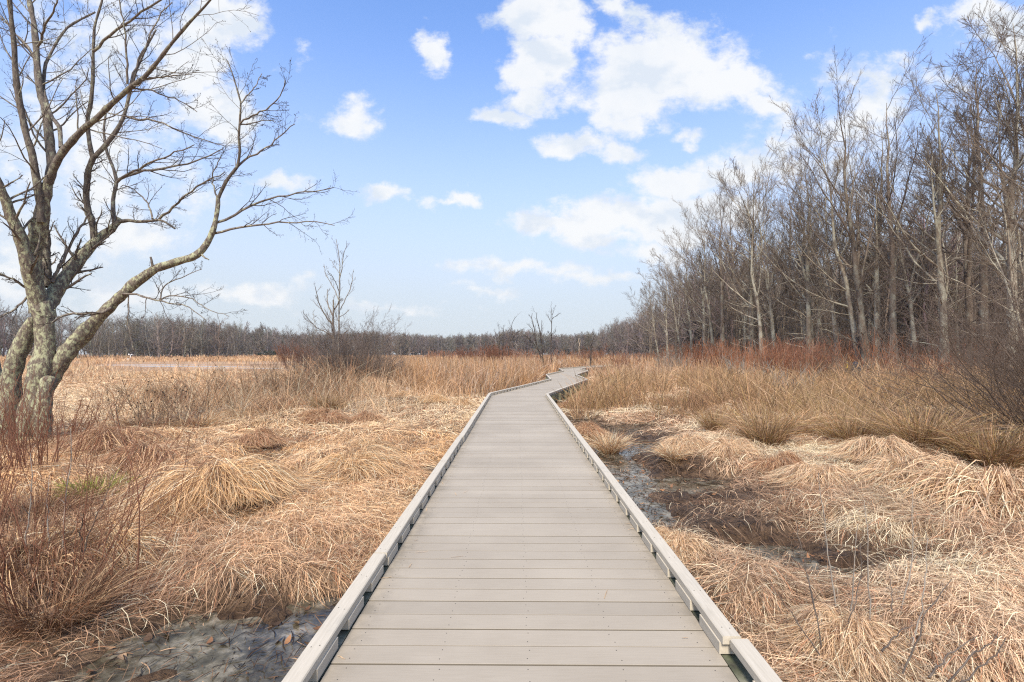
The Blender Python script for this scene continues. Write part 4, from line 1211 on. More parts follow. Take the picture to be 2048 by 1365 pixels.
# ------------------------------------------------------------------ woodland trees (prototypes + copies)
def tree_proto(seed, h, r0, lean, fork, kmul, bias, bark, twig, low=9, tw=0.0066, spread=0.40, n4=5):
    g = np.random.default_rng(seed)
    n = 14
    z = np.linspace(-0.4, h * 0.93, n)
    w = np.cumsum(g.normal(0, 0.016 * h, (n, 2)), 0) * np.linspace(0, 1, n)[:, None] * 0.5
    T = np.stack([lean[0] * (np.linspace(0, 1, n) ** 1.3) * h + w[:, 0], lean[1] * np.linspace(0, 1, n) * h + w[:, 1], z], 1)
    R = r0 * 1.15 * (1 - 0.955 * np.linspace(0, 1, n) ** 0.85)
    R[0] *= 1.6; R[1] *= 1.12
    stems = [(T, R)]
    PT, RT = T[None], R[None]
    tp = [tubes(PT, RT, 10)]
    lead = [(T, R)]
    if fork:
        fp, fr = spawn(PT, RT, fork, 0.28, 0.58, 0.58, 0.40, n, 0.09, 0.06, 0.72, g, tend=0.10, bias=np.array(bias) * 0.3, fall=0.3)
        tp.append(tubes(fp, fr, 8))
        for i in range(fork): lead.append((fp[i], fr[i]))
    LP = np.stack([l[0] for l in lead]); LR = np.stack([l[1] for l in lead])
    k1 = int(15 * kmul) if not fork else int(11 * kmul)
    b1 = spawn(LP, LR, k1, 0.28, 0.99, spread, 0.72, 10, 0.10, 0.085, 0.44, g, rmin=0.026, tend=0.25, bias=bias, fall=0.55)
    lowb = spawn(PT, RT, low, 0.10, 0.45, 0.16, 1.1, 7, -0.01, 0.14, 0.2, g, rmin=0.02, bias=np.array(bias) * 1.5)
    parts = []
    V, Q = tubes(*b1, 6); parts.append((V, Q, 0, (1, 1, 1)))
    V, Q = tubes(*lowb, 4); parts.append((V, Q, 0, (1, 1, 1)))
    b2 = spawn(*b1, 9, 0.15, 1.0, 0.46, 0.52, 7, 0.07, 0.07, 0.5, g, rmin=0.013, fall=0.45)
    l2 = spawn(*lowb, 6, 0.15, 1.0, 0.45, 0.7, 4, 0.02, 0.14, 0.5, g, rmin=0.010)
    V, Q = tubes(*b2, 4); parts.append((V, Q, 1, (1, 1, 1)))
    V, Q = tubes(*l2, 3); parts.append((V, Q, 1, (1, 1, 1)))
    b3 = spawn(*b2, 6, 0.12, 1.0, 0.52, 0.48, 5, 0.05, 0.08, 0.55, g, rmin=tw * 1.4, fall=0.4)
    V, Q = tubes(*b3, 3); parts.append((V, Q, 1, (1, 1, 1)))
    l3 = spawn(*l2, 5, 0.15, 1.0, 0.6, 0.7, 3, 0.02, 0.14, 0.6, g, rmin=tw)
    for cc, kk in ((b3, n4), (l3, 3)):
        b4 = spawn(*cc, kk, 0.15, 1.0, 0.62, 0.5, 3, 0.05, 0.09, 0.7, g, rmin=tw, lmax=0.9)
        V, Q = strips(b4[0], b4[1] * 2); parts.append((V, Q, 1, (1, 1, 1)))
    V, Q = strips(l3[0], l3[1] * 2); parts.append((V, Q, 1, (1, 1, 1)))
    tv = join([(v, q, 0, (1, 1, 1)) for v, q in tp])
    cv = join(parts)
    trunk = mesh_np('trunk', tv[0], tv[1], [bark], None, True)
    crown = mesh_np('crown', cv[0], cv[1], [bark, twig], None, True, cv[2])
    return trunk, crown


PROTO = [
    tree_proto(201, 24, 0.30, (0.02, 0.0), 2, 1.0, (-0.22, -0.05, 0), M_bark_pale, M_twig),
    tree_proto(202, 26, 0.34, (-0.03, 0.0), 1, 1.0, (-0.15, -0.05, 0), M_bark_brown, M_twig),
    tree_proto(203, 22, 0.24, (-0.05, 0.02), 0, 1.1, (-0.22, 0.0, 0), M_bark_pale, M_twig_pale),
    tree_proto(204, 25, 0.28, (0.0, 0.0), 3, 0.9, (-0.2, 0.0, 0), M_bark_brown, M_twig),
    tree_proto(205, 20, 0.20, (0.03, 0.01), 1, 1.0, (0.0, 0.0, 0), M_bark_pale, M_twig_pale, 10),
    tree_proto(206, 23, 0.22, (0.01, 0.0), 0, 1.2, (0.0, 0.0, 0), M_bark_brown, M_twig, 10),
    tree_proto(207, 14, 0.13, (-0.14, 0.0), 1, 0.9, (-0.5, -0.1, 0), M_bark_pale, M_twig_pale, 12),
]

tree_roots = {}


def plant(pi, x, y, s, rz, label, group=None, tilt=(0, 0), name='bare_tree', sz=None):
    z = float(H(x, y))
    sc = (s, s, sz or s)
    if pi not in tree_roots:
        o = empty(name, (x, y, z), label, 'tree', group, rz)
        o.rotation_euler = (tilt[0], tilt[1], rz); o.scale = sc
        t, c = PROTO[pi]
        link('trunk', t, o); link('crown', c, o)
        tree_roots[pi] = o
    else:
        o = copy_tree(tree_roots[pi], (x, y, z), rz, sc, label, group, tilt)
        if not group and 'group' in o: del o['group']
    return o


FRONT = [  # (px, depth, height, proto, rz, lean to the left, label)
    (1300, 140, 20, 3, 1.2, 0.02, 'bare tree farthest left where the right-hand wood drops to the far treeline'),
    (1335, 104, 21, 0, 0.2, 0.05, 'round-crowned bare tree second from the left end of the right-hand wood'),
    (1366, 84, 19, 6, -0.2, 0.04, 'low bare tree whose branches sweep left over the end of the reeds'),
    (1408, 74, 22, 0, 0.4, 0.03, 'round-crowned bare tree left of the first straight pale trunk'),
    (1428, 70, 23, 2, 0.1, 0.02, 'slender pale bare tree close left of the first straight pale trunk'),
    (1526, 57, 23, 2, -0.3, 0.02, 'slender bare tree between the round-crowned one and the thin straight trunk'),
    (1318, 118, 21, 6, 0.3, 0.05, 'bushy bare tree where the right-hand wood meets the far treeline'),
    (1352, 92, 21, 3, 0.5, 0.03, 'slim bare tree at the low left end of the right-hand wood'),
    (1385, 80, 22, 2, -0.4, 0.02, 'bare tree reaching left over the reeds at the end of the right-hand wood'),
    (1446, 66, 25, 1, 0.2, 0.0, 'straight pale trunk, first tall one from the left end of the wood'),
    (1470, 72, 26, 5, 2.2, 0.0, 'dark thin tall tree just right of the first pale trunk'),
    (1502, 60, 25, 0, 0.5, 0.02, 'forked bare tree with a round twiggy crown right of the dark thin one'),
    (1549, 58, 24, 4, 1.0, 0.0, 'thin straight bare trunk between the round-crowned tree and the pale twin trunk'),
    (1584, 61, 25, 3, 1.4, 0.0, 'bare tree with several steep leaders left of the pale twin trunk'),
    (1618, 52, 24, 0, -0.3, 0.04, 'pale twin-stemmed bare tree rising from the russet shrubs'),
    (1627, 52.6, 23, 2, 0.2, -0.01, 'pale trunk standing close against the right side of the twin-stemmed tree'),
    (1676, 50, 22, 4, 2.0, 0.0, 'very thin bare tree right of the pale twin trunk'),
    (1722, 46, 25, 2, 0.1, 0.10, 'left-leaning bare tree, left one of the pair above the dark broken post'),
    (1735, 45, 27, 1, -0.2, 0.08, 'left-leaning bare tree, right one of the pair above the dark broken post'),
    (1752, 47, 25, 0, 0.4, 0.0, 'bare tree with a swollen pale foot right of the leaning pair'),
    (1787, 45, 27, 1, 0.6, 0.0, 'thickest pale blotched trunk standing upright in the right-hand wood'),
    (1835, 44, 20, 4, -0.5, 0.12, 'thin left-leaning trunk right of the thickest pale one'),
    (1889, 38, 24, 0, 0.2, 0.07, 'lichen-pale left-leaning tree in front of the shrubs near the right edge'),
    (1935, 45, 29, 3, -0.6, 0.0, 'tall spreading bare tree with the highest crown near the right edge'),
    (1968, 41, 28, 1, 0.9, 0.0, 'tall dark bare tree behind the leaning pale branches near the right edge'),
    (2022, 36, 28, 0, -0.1, 0.02, 'tallest bare tree at the right edge, its top cut by the frame'),
    (2062, 31, 15, 6, 0.2, 0.10, 'short pale-branched tree leaning far left out of the right edge'),
    (2095, 34, 29, 3, -0.2, 0.0, 'tall bare tree just beyond the right edge with limbs reaching into view'),
    (2160, 30, 26, 1, 0.3, 0.03, 'bare tree outside the right edge whose branches enter the view'),
]
PH = [24, 26, 22, 25, 20, 23, 14]
front_xy = []
for (px, d, h, pi, rz, ln, lab) in FRONT:
    x = (px - CX) / F * d
    front_xy.append((x, d))
    plant(pi, x, d, h / PH[pi], rz, lab, 'front trees of the right-hand wood', (0, -ln))

# the wood's interior
EDGE = np.array([(70, 22), (46, 31), (36, 41), (35, 48), (32.5, 55), (30.5, 62), (31, 70), (34, 84), (39, 104), (47.5, 135), (57, 190), (63, 260), (62, 350)])


def edge_x(y):
    return np.interp(y, EDGE[:, 1], EDGE[:, 0])


g = np.random.default_rng(404)
pl = list(front_xy); cnt = 0; tries = 0
ys_pref = []
while cnt < 170 and tries < 40000:
    tries += 1
    y = 28 + 117 * g.random() ** 1.25
    dep = 1.5 + 46 * g.random() ** 1.35
    x = edge_x(y) + dep
    if abs(CX + F * x / y - 1640) > 560: continue
    mind = 2.2 + dep * 0.03
    if any((x - a) ** 2 + (y - b_) ** 2 < mind ** 2 for a, b_ in pl): continue
    pl.append((x, y)); cnt += 1
    pi = int(g.choice([0, 1, 2, 3, 4, 5, 4, 5]))
    h = (14.5 + 5.5 * g.random()) * (0.95 if dep < 6 else 1.0) * np.interp(y, [30, 50, 90, 140], [1.08, 1.0, 0.93, 0.9])
    plant(pi, x, y, h / PH[pi], g.random() * 6.28, 'bare tree standing inside the right-hand wood behind its front row of trunks',
          'trees inside the right-hand wood', (g.normal(0, 0.03), g.normal(0, 0.03)))


# far woodland: a mass nobody could count
def far_wood():
    g = np.random.default_rng(31)
    protos = []
    for s in range(6):
        gg = np.random.default_rng(900 + s)
        n = 6
        T = np.stack([np.cumsum(gg.normal(0, .03, n)), np.cumsum(gg.normal(0, .03, n)), np.linspace(-.02, 0.95, n)], 1)[None]
        R = (np.linspace(0.013, 0.003, n))[None]
        b1 = spawn(T, R, 18, 0.06, 0.97, 0.36, 0.70, 5, 0.10, 0.10, 0.5, gg, rmin=.0022, fall=.35)
        b2 = spawn(*b1, 8, 0.15, 1.0, 0.5, 0.65, 4, 0.05, 0.12, 0.6, gg, rmin=.0013)
        b3 = spawn(*b2, 5, 0.1, 1.0, 0.6, 0.6, 2, 0.05, 0.1, 0.8, gg, rmin=.0011)
        ps = []
        V, Q = tubes(T, R, 4); ps.append((V, Q, 0, (1.5, 1.5, 1.5)))
        for cc in (b1, b2, b3):
            V, Q = strips(cc[0], cc[1] * 2.8); ps.append((V, Q, 0, (1, 1, 1)))
        V, Q, Mi, C = join(ps)
        lo = []
        V1, Q1 = tubes(T, R * 1.2, 3); lo.append((V1, Q1, 0, (1.4, 1.4, 1.4)))
        lo.append((*strips(b1[0][:, [0, 2, 4]], b1[1][:, [0, 2, 4]] * 3.0), 0, (1, 1, 1)))
        lo.append((*strips(b2[0][:, [0, 3]], b2[1][:, [0, 3]] * 6), 0, (1, 1, 1)))
        lo.append((*strips(b3[0], b3[1] * 6), 0, (1, 1, 1)))
        l = join(lo)
        protos.append(((V, Q, C), (l[0], l[1], l[3])))
    spots = []

    def row(line, n, depth, h0, h1, base, lod):
        line = np.array(line, float)
        seg = np.concatenate([[0], np.cumsum(np.hypot(*np.diff(line, axis=0).T))])
        t = g.random(n) * seg[-1]
        x = np.interp(t, seg, line[:, 0]); y = np.interp(t, seg, line[:, 1])
        i = np.clip(np.searchsorted(seg, t) - 1, 0, len(line) - 2)
        d = line[i + 1] - line[i]; nrm = np.stack([d[:, 1], -d[:, 0]], 1) / np.hypot(d[:, 0], d[:, 1])[:, None]
        dp = depth * g.random(n) ** 1.2
        for k in range(n):
            spots.append((x[k] + nrm[k, 0] * dp[k], y[k] + nrm[k, 1] * dp[k], (h0 + (h1 - h0) * g.random()) * (0.85 + 0.3 * float(vnoise(x[k] * .03, y[k] * .03, 6))), base, lod))
    # right-hand wood carried on beyond the individual trees, then the far side, then the left woods
    row(list(map(tuple, EDGE[::-1][:6])), 520, -52, 17, 23, 0, 0)
    row([(64, 392), (-20, 425), (-120, 440), (-250, 440), (-380, 430)], 1500, 60, 15, 20, 1, 1)
    row([(62, 350), (64, 392)], 60, 50, 17, 21, 1, 1)
    row([(-165, 300), (-150, 255), (-165, 215), (-182, 180), (-190, 140), (-230, 60)], 460, 45, 15, 20, 2, 0)
    row([(-330, 420), (-165, 300)], 220, -50, 15, 19, 2, 1)
    row([(46, 60), (60, 80), (70, 130)], 160, 60, 18, 22, 0, 0)
    pal = [np.array([0.17, 0.135, 0.112]), np.array([0.17, 0.138, 0.112]), np.array([0.17, 0.145, 0.118])]
    PV, PQ, PC = [], [], []; nn = 0
    for (x, y, h, bs, lod) in spots:
        V, Q, C = protos[g.integers(0, 6)][lod]
        a = g.random() * 6.28; ca, sa = math.cos(a), math.sin(a)
        w = h * (0.9 + 0.35 * g.random())
        VV = np.stack([(V[:, 0] * ca - V[:, 1] * sa) * w + x, (V[:, 0] * sa + V[:, 1] * ca) * w + y, V[:, 2] * h - 0.3], 1)
        c = pal[bs] * (0.75 + 0.5 * g.random()) * (1 + g.normal(0, 0.06, 3))
        PV.append(VV); PQ.append(Q + nn); nn += len(VV); PC.append(C * c)
    o = link('far_woodland', mesh_np('far_woodland', np.concatenate(PV), np.concatenate(PQ), M_far, np.concatenate(PC)))
    tag(o, 'grey-brown leafless woods closing the marsh all round in the distance', 'woods', kind='stuff')


far_wood()


# undergrowth inside and in front of the woods
def thicket(name, label, spots, seed, cols, hk=1.0, wk=.0005):
    g = np.random.default_rng(seed)
    PV, PQ, PC = [], [], []; nn = 0
    for (x, y, n, sp, h) in spots:
        bx = x + g.normal(0, sp, n); by_ = y + g.normal(0, sp, n)
        hh = h * (0.45 + 0.75 * g.random(n)); a = g.random(n) * 6.28; ln = np.abs(g.normal(0, .28, n))
        z0 = H(bx, by_) - .03
        T = np.zeros((n, 5, 3))
        for k in range(5):
            s = k / 4
            T[:, k, 0] = bx + np.cos(a) * hh * ln * s ** 1.3 + g.normal(0, .02, n); T[:, k, 1] = by_ + np.sin(a) * hh * ln * s ** 1.3
            T[:, k, 2] = z0 + hh * s
        R = np.maximum(.004, wk * y) * (0.6 + .7 * g.random((n, 1))) * np.linspace(1, .35, 5)
        b = spawn(T, R, 5, .3, 1, .4, .45, 3, .1, .12, .6, g, rmin=max(.003, wk * y * .4))
        for cc in ((T, R), b):
            V, Q = strips(cc[0], cc[1] * 2)
            c = np.array(cols)[g.integers(0, len(cols), len(cc[0]))] * (0.6 + .7 * g.random((len(cc[0]), 1)))
            PV.append(V); PQ.append(Q + nn); nn += len(V); PC.append(np.repeat(c, cc[0].shape[1] * 2, 0))
    o = link(name, mesh_np(name, np.concatenate(PV), np.concatenate(PQ), M_stem, np.concatenate(PC)))
    return tag(o, label, 'undergrowth', kind='stuff')


g = np.random.default_rng(8)
RS = np.array([0.29, 0.115, 0.052]); RS2 = np.array([0.23, 0.125, 0.072]); RS3 = np.array([0.19, 0.145, 0.115])
sp = []
for y in np.arange(30, 150, 1.6):          # russet shrubs along the foot of the right-hand wood
    ex = float(edge_x(y))
    for k in range(2):
        sp.append((ex - 1.5 - 2.0 * g.random() + (1 - k) * 3.5, y + g.normal(0, .6), int(44 * (0.25 + 1.2 * g.random())), 0.9, 2.9 * (0.6 + .7 * g.random())))
for k in range(34):
    sp.append((float(edge_x(48)) - 20 + 18 * g.random(), 30 + 18 * g.random(), 46, .8, 2.2 * (.6 + .7 * g.random())))
sp = [q for q in sp if abs(CX + F * q[0] / q[1] - 1715) > 45 or q[1] > 44]
thicket('russet_undergrowth', 'russet-stemmed undergrowth along the foot of the right-hand wood', sp, 71, [RS, RS2, RS, RS3])
sp = []
for k in range(190):                       # brown saplings filling the inside of the wood
    y = 28 + 100 * g.random() ** 1.2; x = float(edge_x(y)) + 7 + 34 * g.random()
    sp.append((x, y, 26, 1.6, 7.5 * (0.5 + .8 * g.random())))
thicket('woodland_understory', 'brown saplings and dead stems filling the inside of the right-hand wood', sp, 72, [np.array([.17, .13, .10]), np.array([.14, .11, .085]), np.array([.21, .165, .125])], wk=.0004)
sp = []
for k in range(60):                        # far russet band before the distant woods
    px = 860 + 450 * g.random(); y = 70 + 90 * g.random(); x = (px - CX) / F * y
    if x > edge_x(y) - 2: continue
    sp.append((x, y, 50, 1.6, 1.9 * (0.6 + .7 * g.random())))
thicket('russet_scrub', 'low russet scrub between the reed bed and the distant woods', sp, 73, [RS, RS2, RS3])


# ------------------------------------------------------------------ shrubs and small trees (things)
def shrub(name, loc, seed, n, h, spread, mats, r0, label, cat='shrub', lean=(0, 0), k2=5, k3=5, rad=0.25, group=None, up=0.06, k4=0, rmin=.002, seeds=0, wig=.08):
    g = np.random.default_rng(seed)
    x, y = loc
    root = empty(name, (x, y, float(H(x, y))), label, cat, group)
    a = g.random(n) * 2 * PI; q = np.sqrt(g.random(n))
    m = 9
    st = np.stack([np.cos(a) * q * rad, np.sin(a) * q * rad, np.full(n, -.08)], 1)
    tilt = spread * q * (0.6 + .6 * g.random(n))
    d = np.stack([np.cos(a) * np.sin(tilt) + lean[0], np.sin(a) * np.sin(tilt) + lean[1], np.cos(tilt)], 1); d = norm(d)
    L = h * (0.5 + .55 * g.random(n))
    out = [st]; p = st
    for k in range(m - 1):
        p = p + d * (L / (m - 1))[:, None]; out.append(p); d = norm(d + np.array([0, 0, up]) + g.normal(size=d.shape) * wig)
    T = np.stack(out, 1); R = (r0 * (0.5 + .7 * g.random(n)))[:, None] * np.linspace(1, .3, m)[None]
    V, Q = tubes(T, np.maximum(R, rmin), 5)
    link('stem', mesh_np('stem', V, Q, [mats[0]], None, True), root)
    parts = []
    b1 = spawn(T, R, k2, .2, 1, .42, .5, 6, .05, .11, .55, g, rmin=rmin, fall=.4)
    V, Q = tubes(*b1, 4); parts.append((V, Q, 0, (1, 1, 1)))
    b2 = spawn(*b1, k3, .15, 1, .5, .55, 4, .05, .13, .6, g, rmin=rmin * .8, fall=.4)
    V, Q = tubes(*b2, 3); parts.append((V, Q, 0, (1, 1, 1)))
    last = b2
    if k4:
        b3 = spawn(*b2, k4, .15, 1, .6, .6, 3, .05, .13, .8, g, rmin=rmin * .7)
        V, Q = tubes(*b3, 3); parts.append((V, Q, 0, (1, 1, 1))); last = b3
    if seeds:
        tip = last[0][:, -1]; tip = tip[g.permutation(len(tip))[:seeds]]
        an = np.linspace(0, PI, 5)
        bt = tip[:, None] + np.stack([0 * an, 0 * an, -np.cos(an) * .016], 1)[None]
        rd = np.tile(np.maximum(np.sin(an) * .016, .002), (len(tip), 1)) * (0.6 + .6 * g.random((len(tip), 1)))
        V, Q = tubes(bt, rd, 6); parts.append((V, Q, 1, (1, 1, 1)))
    V, Q, Mi, C = join(parts)
    link('twigs', mesh_np('twigs', V, Q, [mats[1], M_seed], None, True, Mi), root)
    return root


bx, by = gp(700, 792)
M_bush = plain_mat('bush_bark', (0.10, 0.074, 0.058), (0.20, 0.155, 0.125), 1.5)
shrub('grey_bush', (bx, by), 301, 120, 3.3, 1.05, (M_bush, M_bush), .015, 'rounded dense grey-brown leafless bush below the dead tree, left of the boardwalk', 'bush', k2=6, k3=6, rad=.4, up=.03, k4=4, rmin=.0045)
shrub('leaning_bush', (9.7, 8.0), 302, 95, 3.7, 1.05, (M_twig_grey, M_twig_grey), .013, 'tangled grey bush at the right edge, its stems fanning up and left', 'bush', lean=(-.65, -.05), k2=5, k3=5, rad=.6, up=.035, k4=2, rmin=.0032, wig=.11)
shrub('thicket_bush', (14.0, 11.5), 303, 75, 4.2, 1.0, (M_twig_grey, M_twig_grey), .013, 'taller tangled bush behind the leaning one at the right edge', 'bush', lean=(-.6, 0), k2=6, k3=5, rad=.7, up=.03, k4=2, rmin=.004, wig=.11)
shrub('thicket_bush', (18.6, 15.5), 304, 50, 4.0, 1.0, (M_twig_grey, M_twig_grey), .014, 'grey bush farthest back of the tangle at the right edge', 'bush', lean=(-.3, 0), k2=8, k3=6, rad=.7, up=.03, k4=3, rmin=.004, wig=.14)
# red-stemmed shrubs at the lower left, round the tree's foot
for (px, py, n, h, sd, lab) in ((40, 1215, 34, 1.65, 311, 'red-stemmed leafless shrub in the lower left corner, densest of the red ones'), (165, 1190, 11, 1.55, 312, 'few thin red-brown stems right of the dense red shrub at lower left'),
                                (-60, 1080, 30, 1.6, 313, 'red-stemmed shrub at the left edge below the lichen tree'), (75, 960, 34, 1.35, 314, 'low reddish shrub at the foot of the lichen tree'),
                                (30, 905, 30, 1.2, 315, 'reddish twigs against the lichen tree base at the left edge'), (135, 900, 20, 1.0, 316, 'thin reddish shrub right of the lichen tree base')):
    x, y = gp(px, py, -.33)
    shrub('red_stem_shrub', (x, y), sd, n, h, .5, (M_twig_red, M_twig_red), .0052 if py > 1000 else .008, lab, 'shrub', k2=4, k3=3, rad=.38, up=.06, rmin=.0016 if py > 1000 else .0022, group='red-stemmed shrubs under the lichen tree', wig=.1)
for (px, py, h, n, sd, lab) in ((335, 870, 1.5, 14, 331, 'spindly shrub with dark round seed heads left of the straw flat'), (255, 880, 1.1, 10, 332, 'low twiggy shrub with a few seed heads next to the lichen tree'), (520, 800, 1.7, 34, 333, 'brown twiggy shrub on the pale mound left of the grey bush'), (590, 806, 1.9, 40, 334, 'brown twiggy shrub tight against the left side of the grey bush')):
    x, y = gp(px, py, -.33)
    shrub('seed_head_shrub', (x, y), sd, n, h, .75, (M_twig_brown, M_twig_brown), .010, lab, 'shrub', k2=5, k3=4, rad=.25 + .02 * n, rmin=.0028, seeds=24, group='twiggy shrubs of the left marsh')

# russet shrubs standing apart
for (px, d, h, n, sd, lab) in ((582, 62, 3.3, 60, 341, 'russet shrub left of the dead tree in front of the distant woods'), (612, 66, 3.0, 50, 345, 'russet shrub directly behind the left side of the grey bush'), (935, 66, 2.6, 60, 342, 'russet shrub at the left end of the low red scrub'), (985, 60, 3.0, 70, 343, 'largest russet shrub left of the small multi-stemmed tree'),
                               (1010, 64, 2.6, 50, 346, 'russet shrub at the foot of the two thin saplings'), (1182, 70, 3.2, 30, 344, 'russet shrub behind the boardwalk where it disappears')):
    x = (px - CX) / F * d
    shrub('russet_shrub', (x, d), sd, n, h, .55, (M_twig_red, M_twig_red), .02, lab, 'shrub', k2=5, k3=5, rad=1.0, rmin=.012, group='russet shrubs of the marsh')


for (px, d, h, n, sd, mt, lab) in ((1488, 27, 1.7, 26, 361, 'g', 'grey thin-stemmed shrub standing in the grass left of the russet ones'), (1560, 31, 2.6, 44, 362, 'r', 'russet shrub in front of the wood left of the pale twin trunk'), (1622, 34, 2.9, 50, 363, 'r', 'russet shrub right in front of the pale twin trunk'),
                               (1660, 24, 1.7, 26, 364, 'b', 'brown shrub between the russet ones and the dark broken post'), (1590, 20, 1.4, 18, 365, 'g', 'pale grey twiggy shrub nearest among the tall right-hand grass'), (1345, 44, 1.9, 30, 366, 'g', 'grey shrub at the foot of the low left end of the wood'),
                               (1415, 47, 2.3, 40, 367, 'r', 'russet shrub below the straight pale trunks'), (1250, 50, 1.7, 34, 368, 'r', 'low russet shrub just right of the far end of the boardwalk'), (1790, 27, 1.6, 24, 369, 'b', 'brown shrub right of the dark broken post'), (1850, 22, 1.7, 26, 370, 'r', 'russet shrub left of the tangled bushes at the right edge')):
    x = (px - CX) / F * d
    mm = {'r': M_twig_red, 'g': M_canes, 'b': M_twig_brown}[mt]
    shrub('marsh_shrub', (x, d), sd, n, h, .55, (mm, mm), .016 + .0002 * d, lab, 'shrub', k2=5, k3=4, rad=.5 + .01 * d, rmin=.0065 + .00014 * d, group='shrubs in the grass of the right marsh')


def traced_tree(name, d, limbs, label, seed, twig_len=0.5, k=7, cat='tree', mats=None, wk=1.2):
    """a small tree whose limbs are read off the photograph at one distance, given depth by random swings"""
    g = np.random.default_rng(seed)
    base = P(limbs[0][0][0][0], limbs[0][0][0][1], d); base[2] = float(H(base[0], base[1]))
    root = empty(name, tuple(base), label, cat)
    PS, RS_ = [], []
    for (pts, w0, w1, dz) in limbs:
        s = np.linspace(0, 1, len(pts))
        p3 = np.array([P(px, py, d + dz * t) for (px, py), t in zip(pts, s)]) - base
        p3 = resample(p3, 12); PS.append(p3); RS_.append(np.linspace(w0, w1, 12) * wk / 2 * d / F)
    PS = np.stack(PS); RS_ = np.stack(RS_)
    PS = PS + np.concatenate([np.zeros((len(PS), 1, 3)), g.normal(size=(len(PS), 11, 3)) * .012 * d / 26], 1)
    mats = mats or (M_sap, M_fine)
    V, Q = tubes(PS, RS_, 8)
    link('trunk', mesh_np('trunk', V, Q, [mats[0]], None, True), root)
    parts = []
    a = spawn(PS, RS_, k, .3, 1, .3, .5, 6, .1, .1, .5, g, lmax=twig_len * 2, rmin=.006)
    b = spawn(*a, 4, .2, 1, .5, .5, 4, .1, .1, .6, g, lmax=twig_len, rmin=.0045)
    c = spawn(*b, 3, .2, 1, .6, .5, 3, .1, .1, .7, g, lmax=twig_len * .6, rmin=.004)
    for cc in (a, b, c):
        V, Q = tubes(*cc, 3); parts.append((V, Q, 0, (1, 1, 1)))
    V, Q, Mi, C = join(parts)
    link('crown', mesh_np('crown', V, Q, [mats[1]], None, True), root)
    return root


def zz(ox, oy, s, pts): return [(ox + a / s, oy + c / s) for a, c in pts]


Z = lambda pts: zz(540, 480, 4.013, pts)
traced_tree('dead_tree', 24.0, [
    (Z([(545, 1150), (550, 900), (553, 750), (553, 600), (556, 450), (560, 300), (560, 150), (545, 60), (530, -10)]), 4.6, 1.2, .4),
    (Z([(505, 1150), (508, 900), (510, 770), (508, 650), (510, 560), (508, 480)]), 6.6, 3.2, -.2),
    (Z([(507, 690), (470, 640), (420, 570), (390, 500), (380, 440), (362, 370)]), 3.6, 1.2, -.8),
    (Z([(505, 610), (480, 560), (460, 500), (458, 440), (465, 395)]), 3.4, 1.4, .8),
    (Z([(512, 570), (535, 530), (560, 490), (578, 470)]), 2.6, 1.2, -.5),
    (Z([(556, 500), (530, 420), (480, 340), (445, 270), (434, 200)]), 2.2, 1.0, .8),
    (Z([(556, 420), (530, 350), (500, 290), (460, 250)]), 1.8, .8, -.8),
    (Z([(565, 560), (600, 490), (640, 400), (665, 310), (670, 240)]), 2.2, .9, .5),
    (Z([(560, 310), (575, 240), (585, 150), (600, 90), (620, 30)]), 2.4, .9, -.4),
    (Z([(556, 265), (520, 215), (492, 165)]), 1.4, .7, .6),
    (Z([(560, 620), (600, 595), (630, 565)]), 1.9, .9, .4),
    (Z([(500, 790), (450, 740), (380, 710), (330, 670), (300, 620), (270, 590)]), 2.4, .9, -.8),
    (Z([(370, 715), (355, 650), (345, 580)]), 1.4, .7, .3),
    (Z([(570, 780), (600, 750), (622, 728)]), 2.4, 1.4, -.3),
], 'dead bare tree with a broken stump stem rising out of the grey bush', 351, .45, 6, mats=(M_bark_limb, M_twig_brown), wk=.85)
Z2 = lambda pts: zz(820, 590, 4.876, pts)
traced_tree('bare_sapling', 44, [
    (Z2([(1300, 700), (1285, 620), (1250, 530), (1220, 420), (1210, 330), (1185, 230), (1190, 180)]), 2.6, .8, .8),
    (Z2([(1300, 700), (1298, 600), (1285, 460), (1265, 350), (1240, 250), (1238, 170)]), 2.4, .7, -.6),
    (Z2([(1260, 560), (1215, 490), (1160, 430), (1120, 390)]), 1.5, .7, -1.0),
    (Z2([(1225, 440), (1195, 340), (1150, 290)]), 1.2, .6, 1.0),
    (Z2([(1275, 420), (1280, 330), (1285, 250)]), 1.2, .6, .6),
], 'small dark multi-stemmed bare tree leaning left beside the winding boardwalk', 352, .5, 6)
traced_tree('bare_sapling', 46, [
    (Z2([(1372, 690), (1374, 600), (1376, 450), (1384, 300), (1384, 200), (1375, 110)]), 2.2, .6, .5),
    (Z2([(1384, 240), (1420, 210), (1470, 175)]), 1.0, .5, -.6), (Z2([(1382, 270), (1350, 220), (1325, 190)]), 1.0, .5, .6),
    (Z2([(1376, 390), (1410, 370), (1425, 340)]), 1.2, .5, .8), (Z2([(1376, 400), (1355, 375), (1345, 355)]), 1.1, .5, -.8),
    (Z2([(1384, 200), (1400, 150), (1420, 110)]), .9, .4, .4),
], 'thin single-stemmed bare tree with an open top, tallest of the small ones by the boardwalk', 353, .5, 5)
traced_tree('bare_sapling', 58, [
    (Z2([(965, 600), (970, 500), (985, 440), (1000, 370), (990, 300), (1015, 240), (1040, 210)]), 1.8, .5, .8),
    (Z2([(985, 450), (1020, 400), (1060, 360), (1115, 325)]), 1.4, .5, -.8),
], 'small forked bare tree curving right behind the red scrub', 354, .6, 6)
traced_tree('bare_sapling', 60, [
    (Z2([(870, 600), (872, 460), (872, 380), (862, 290)]), 1.5, .5, .5), (Z2([(900, 600), (908, 460), (910, 380), (914, 290)]), 1.5, .5, -.5),
], 'two thin upright bare stems left of the small forked tree', 355, .5, 5)
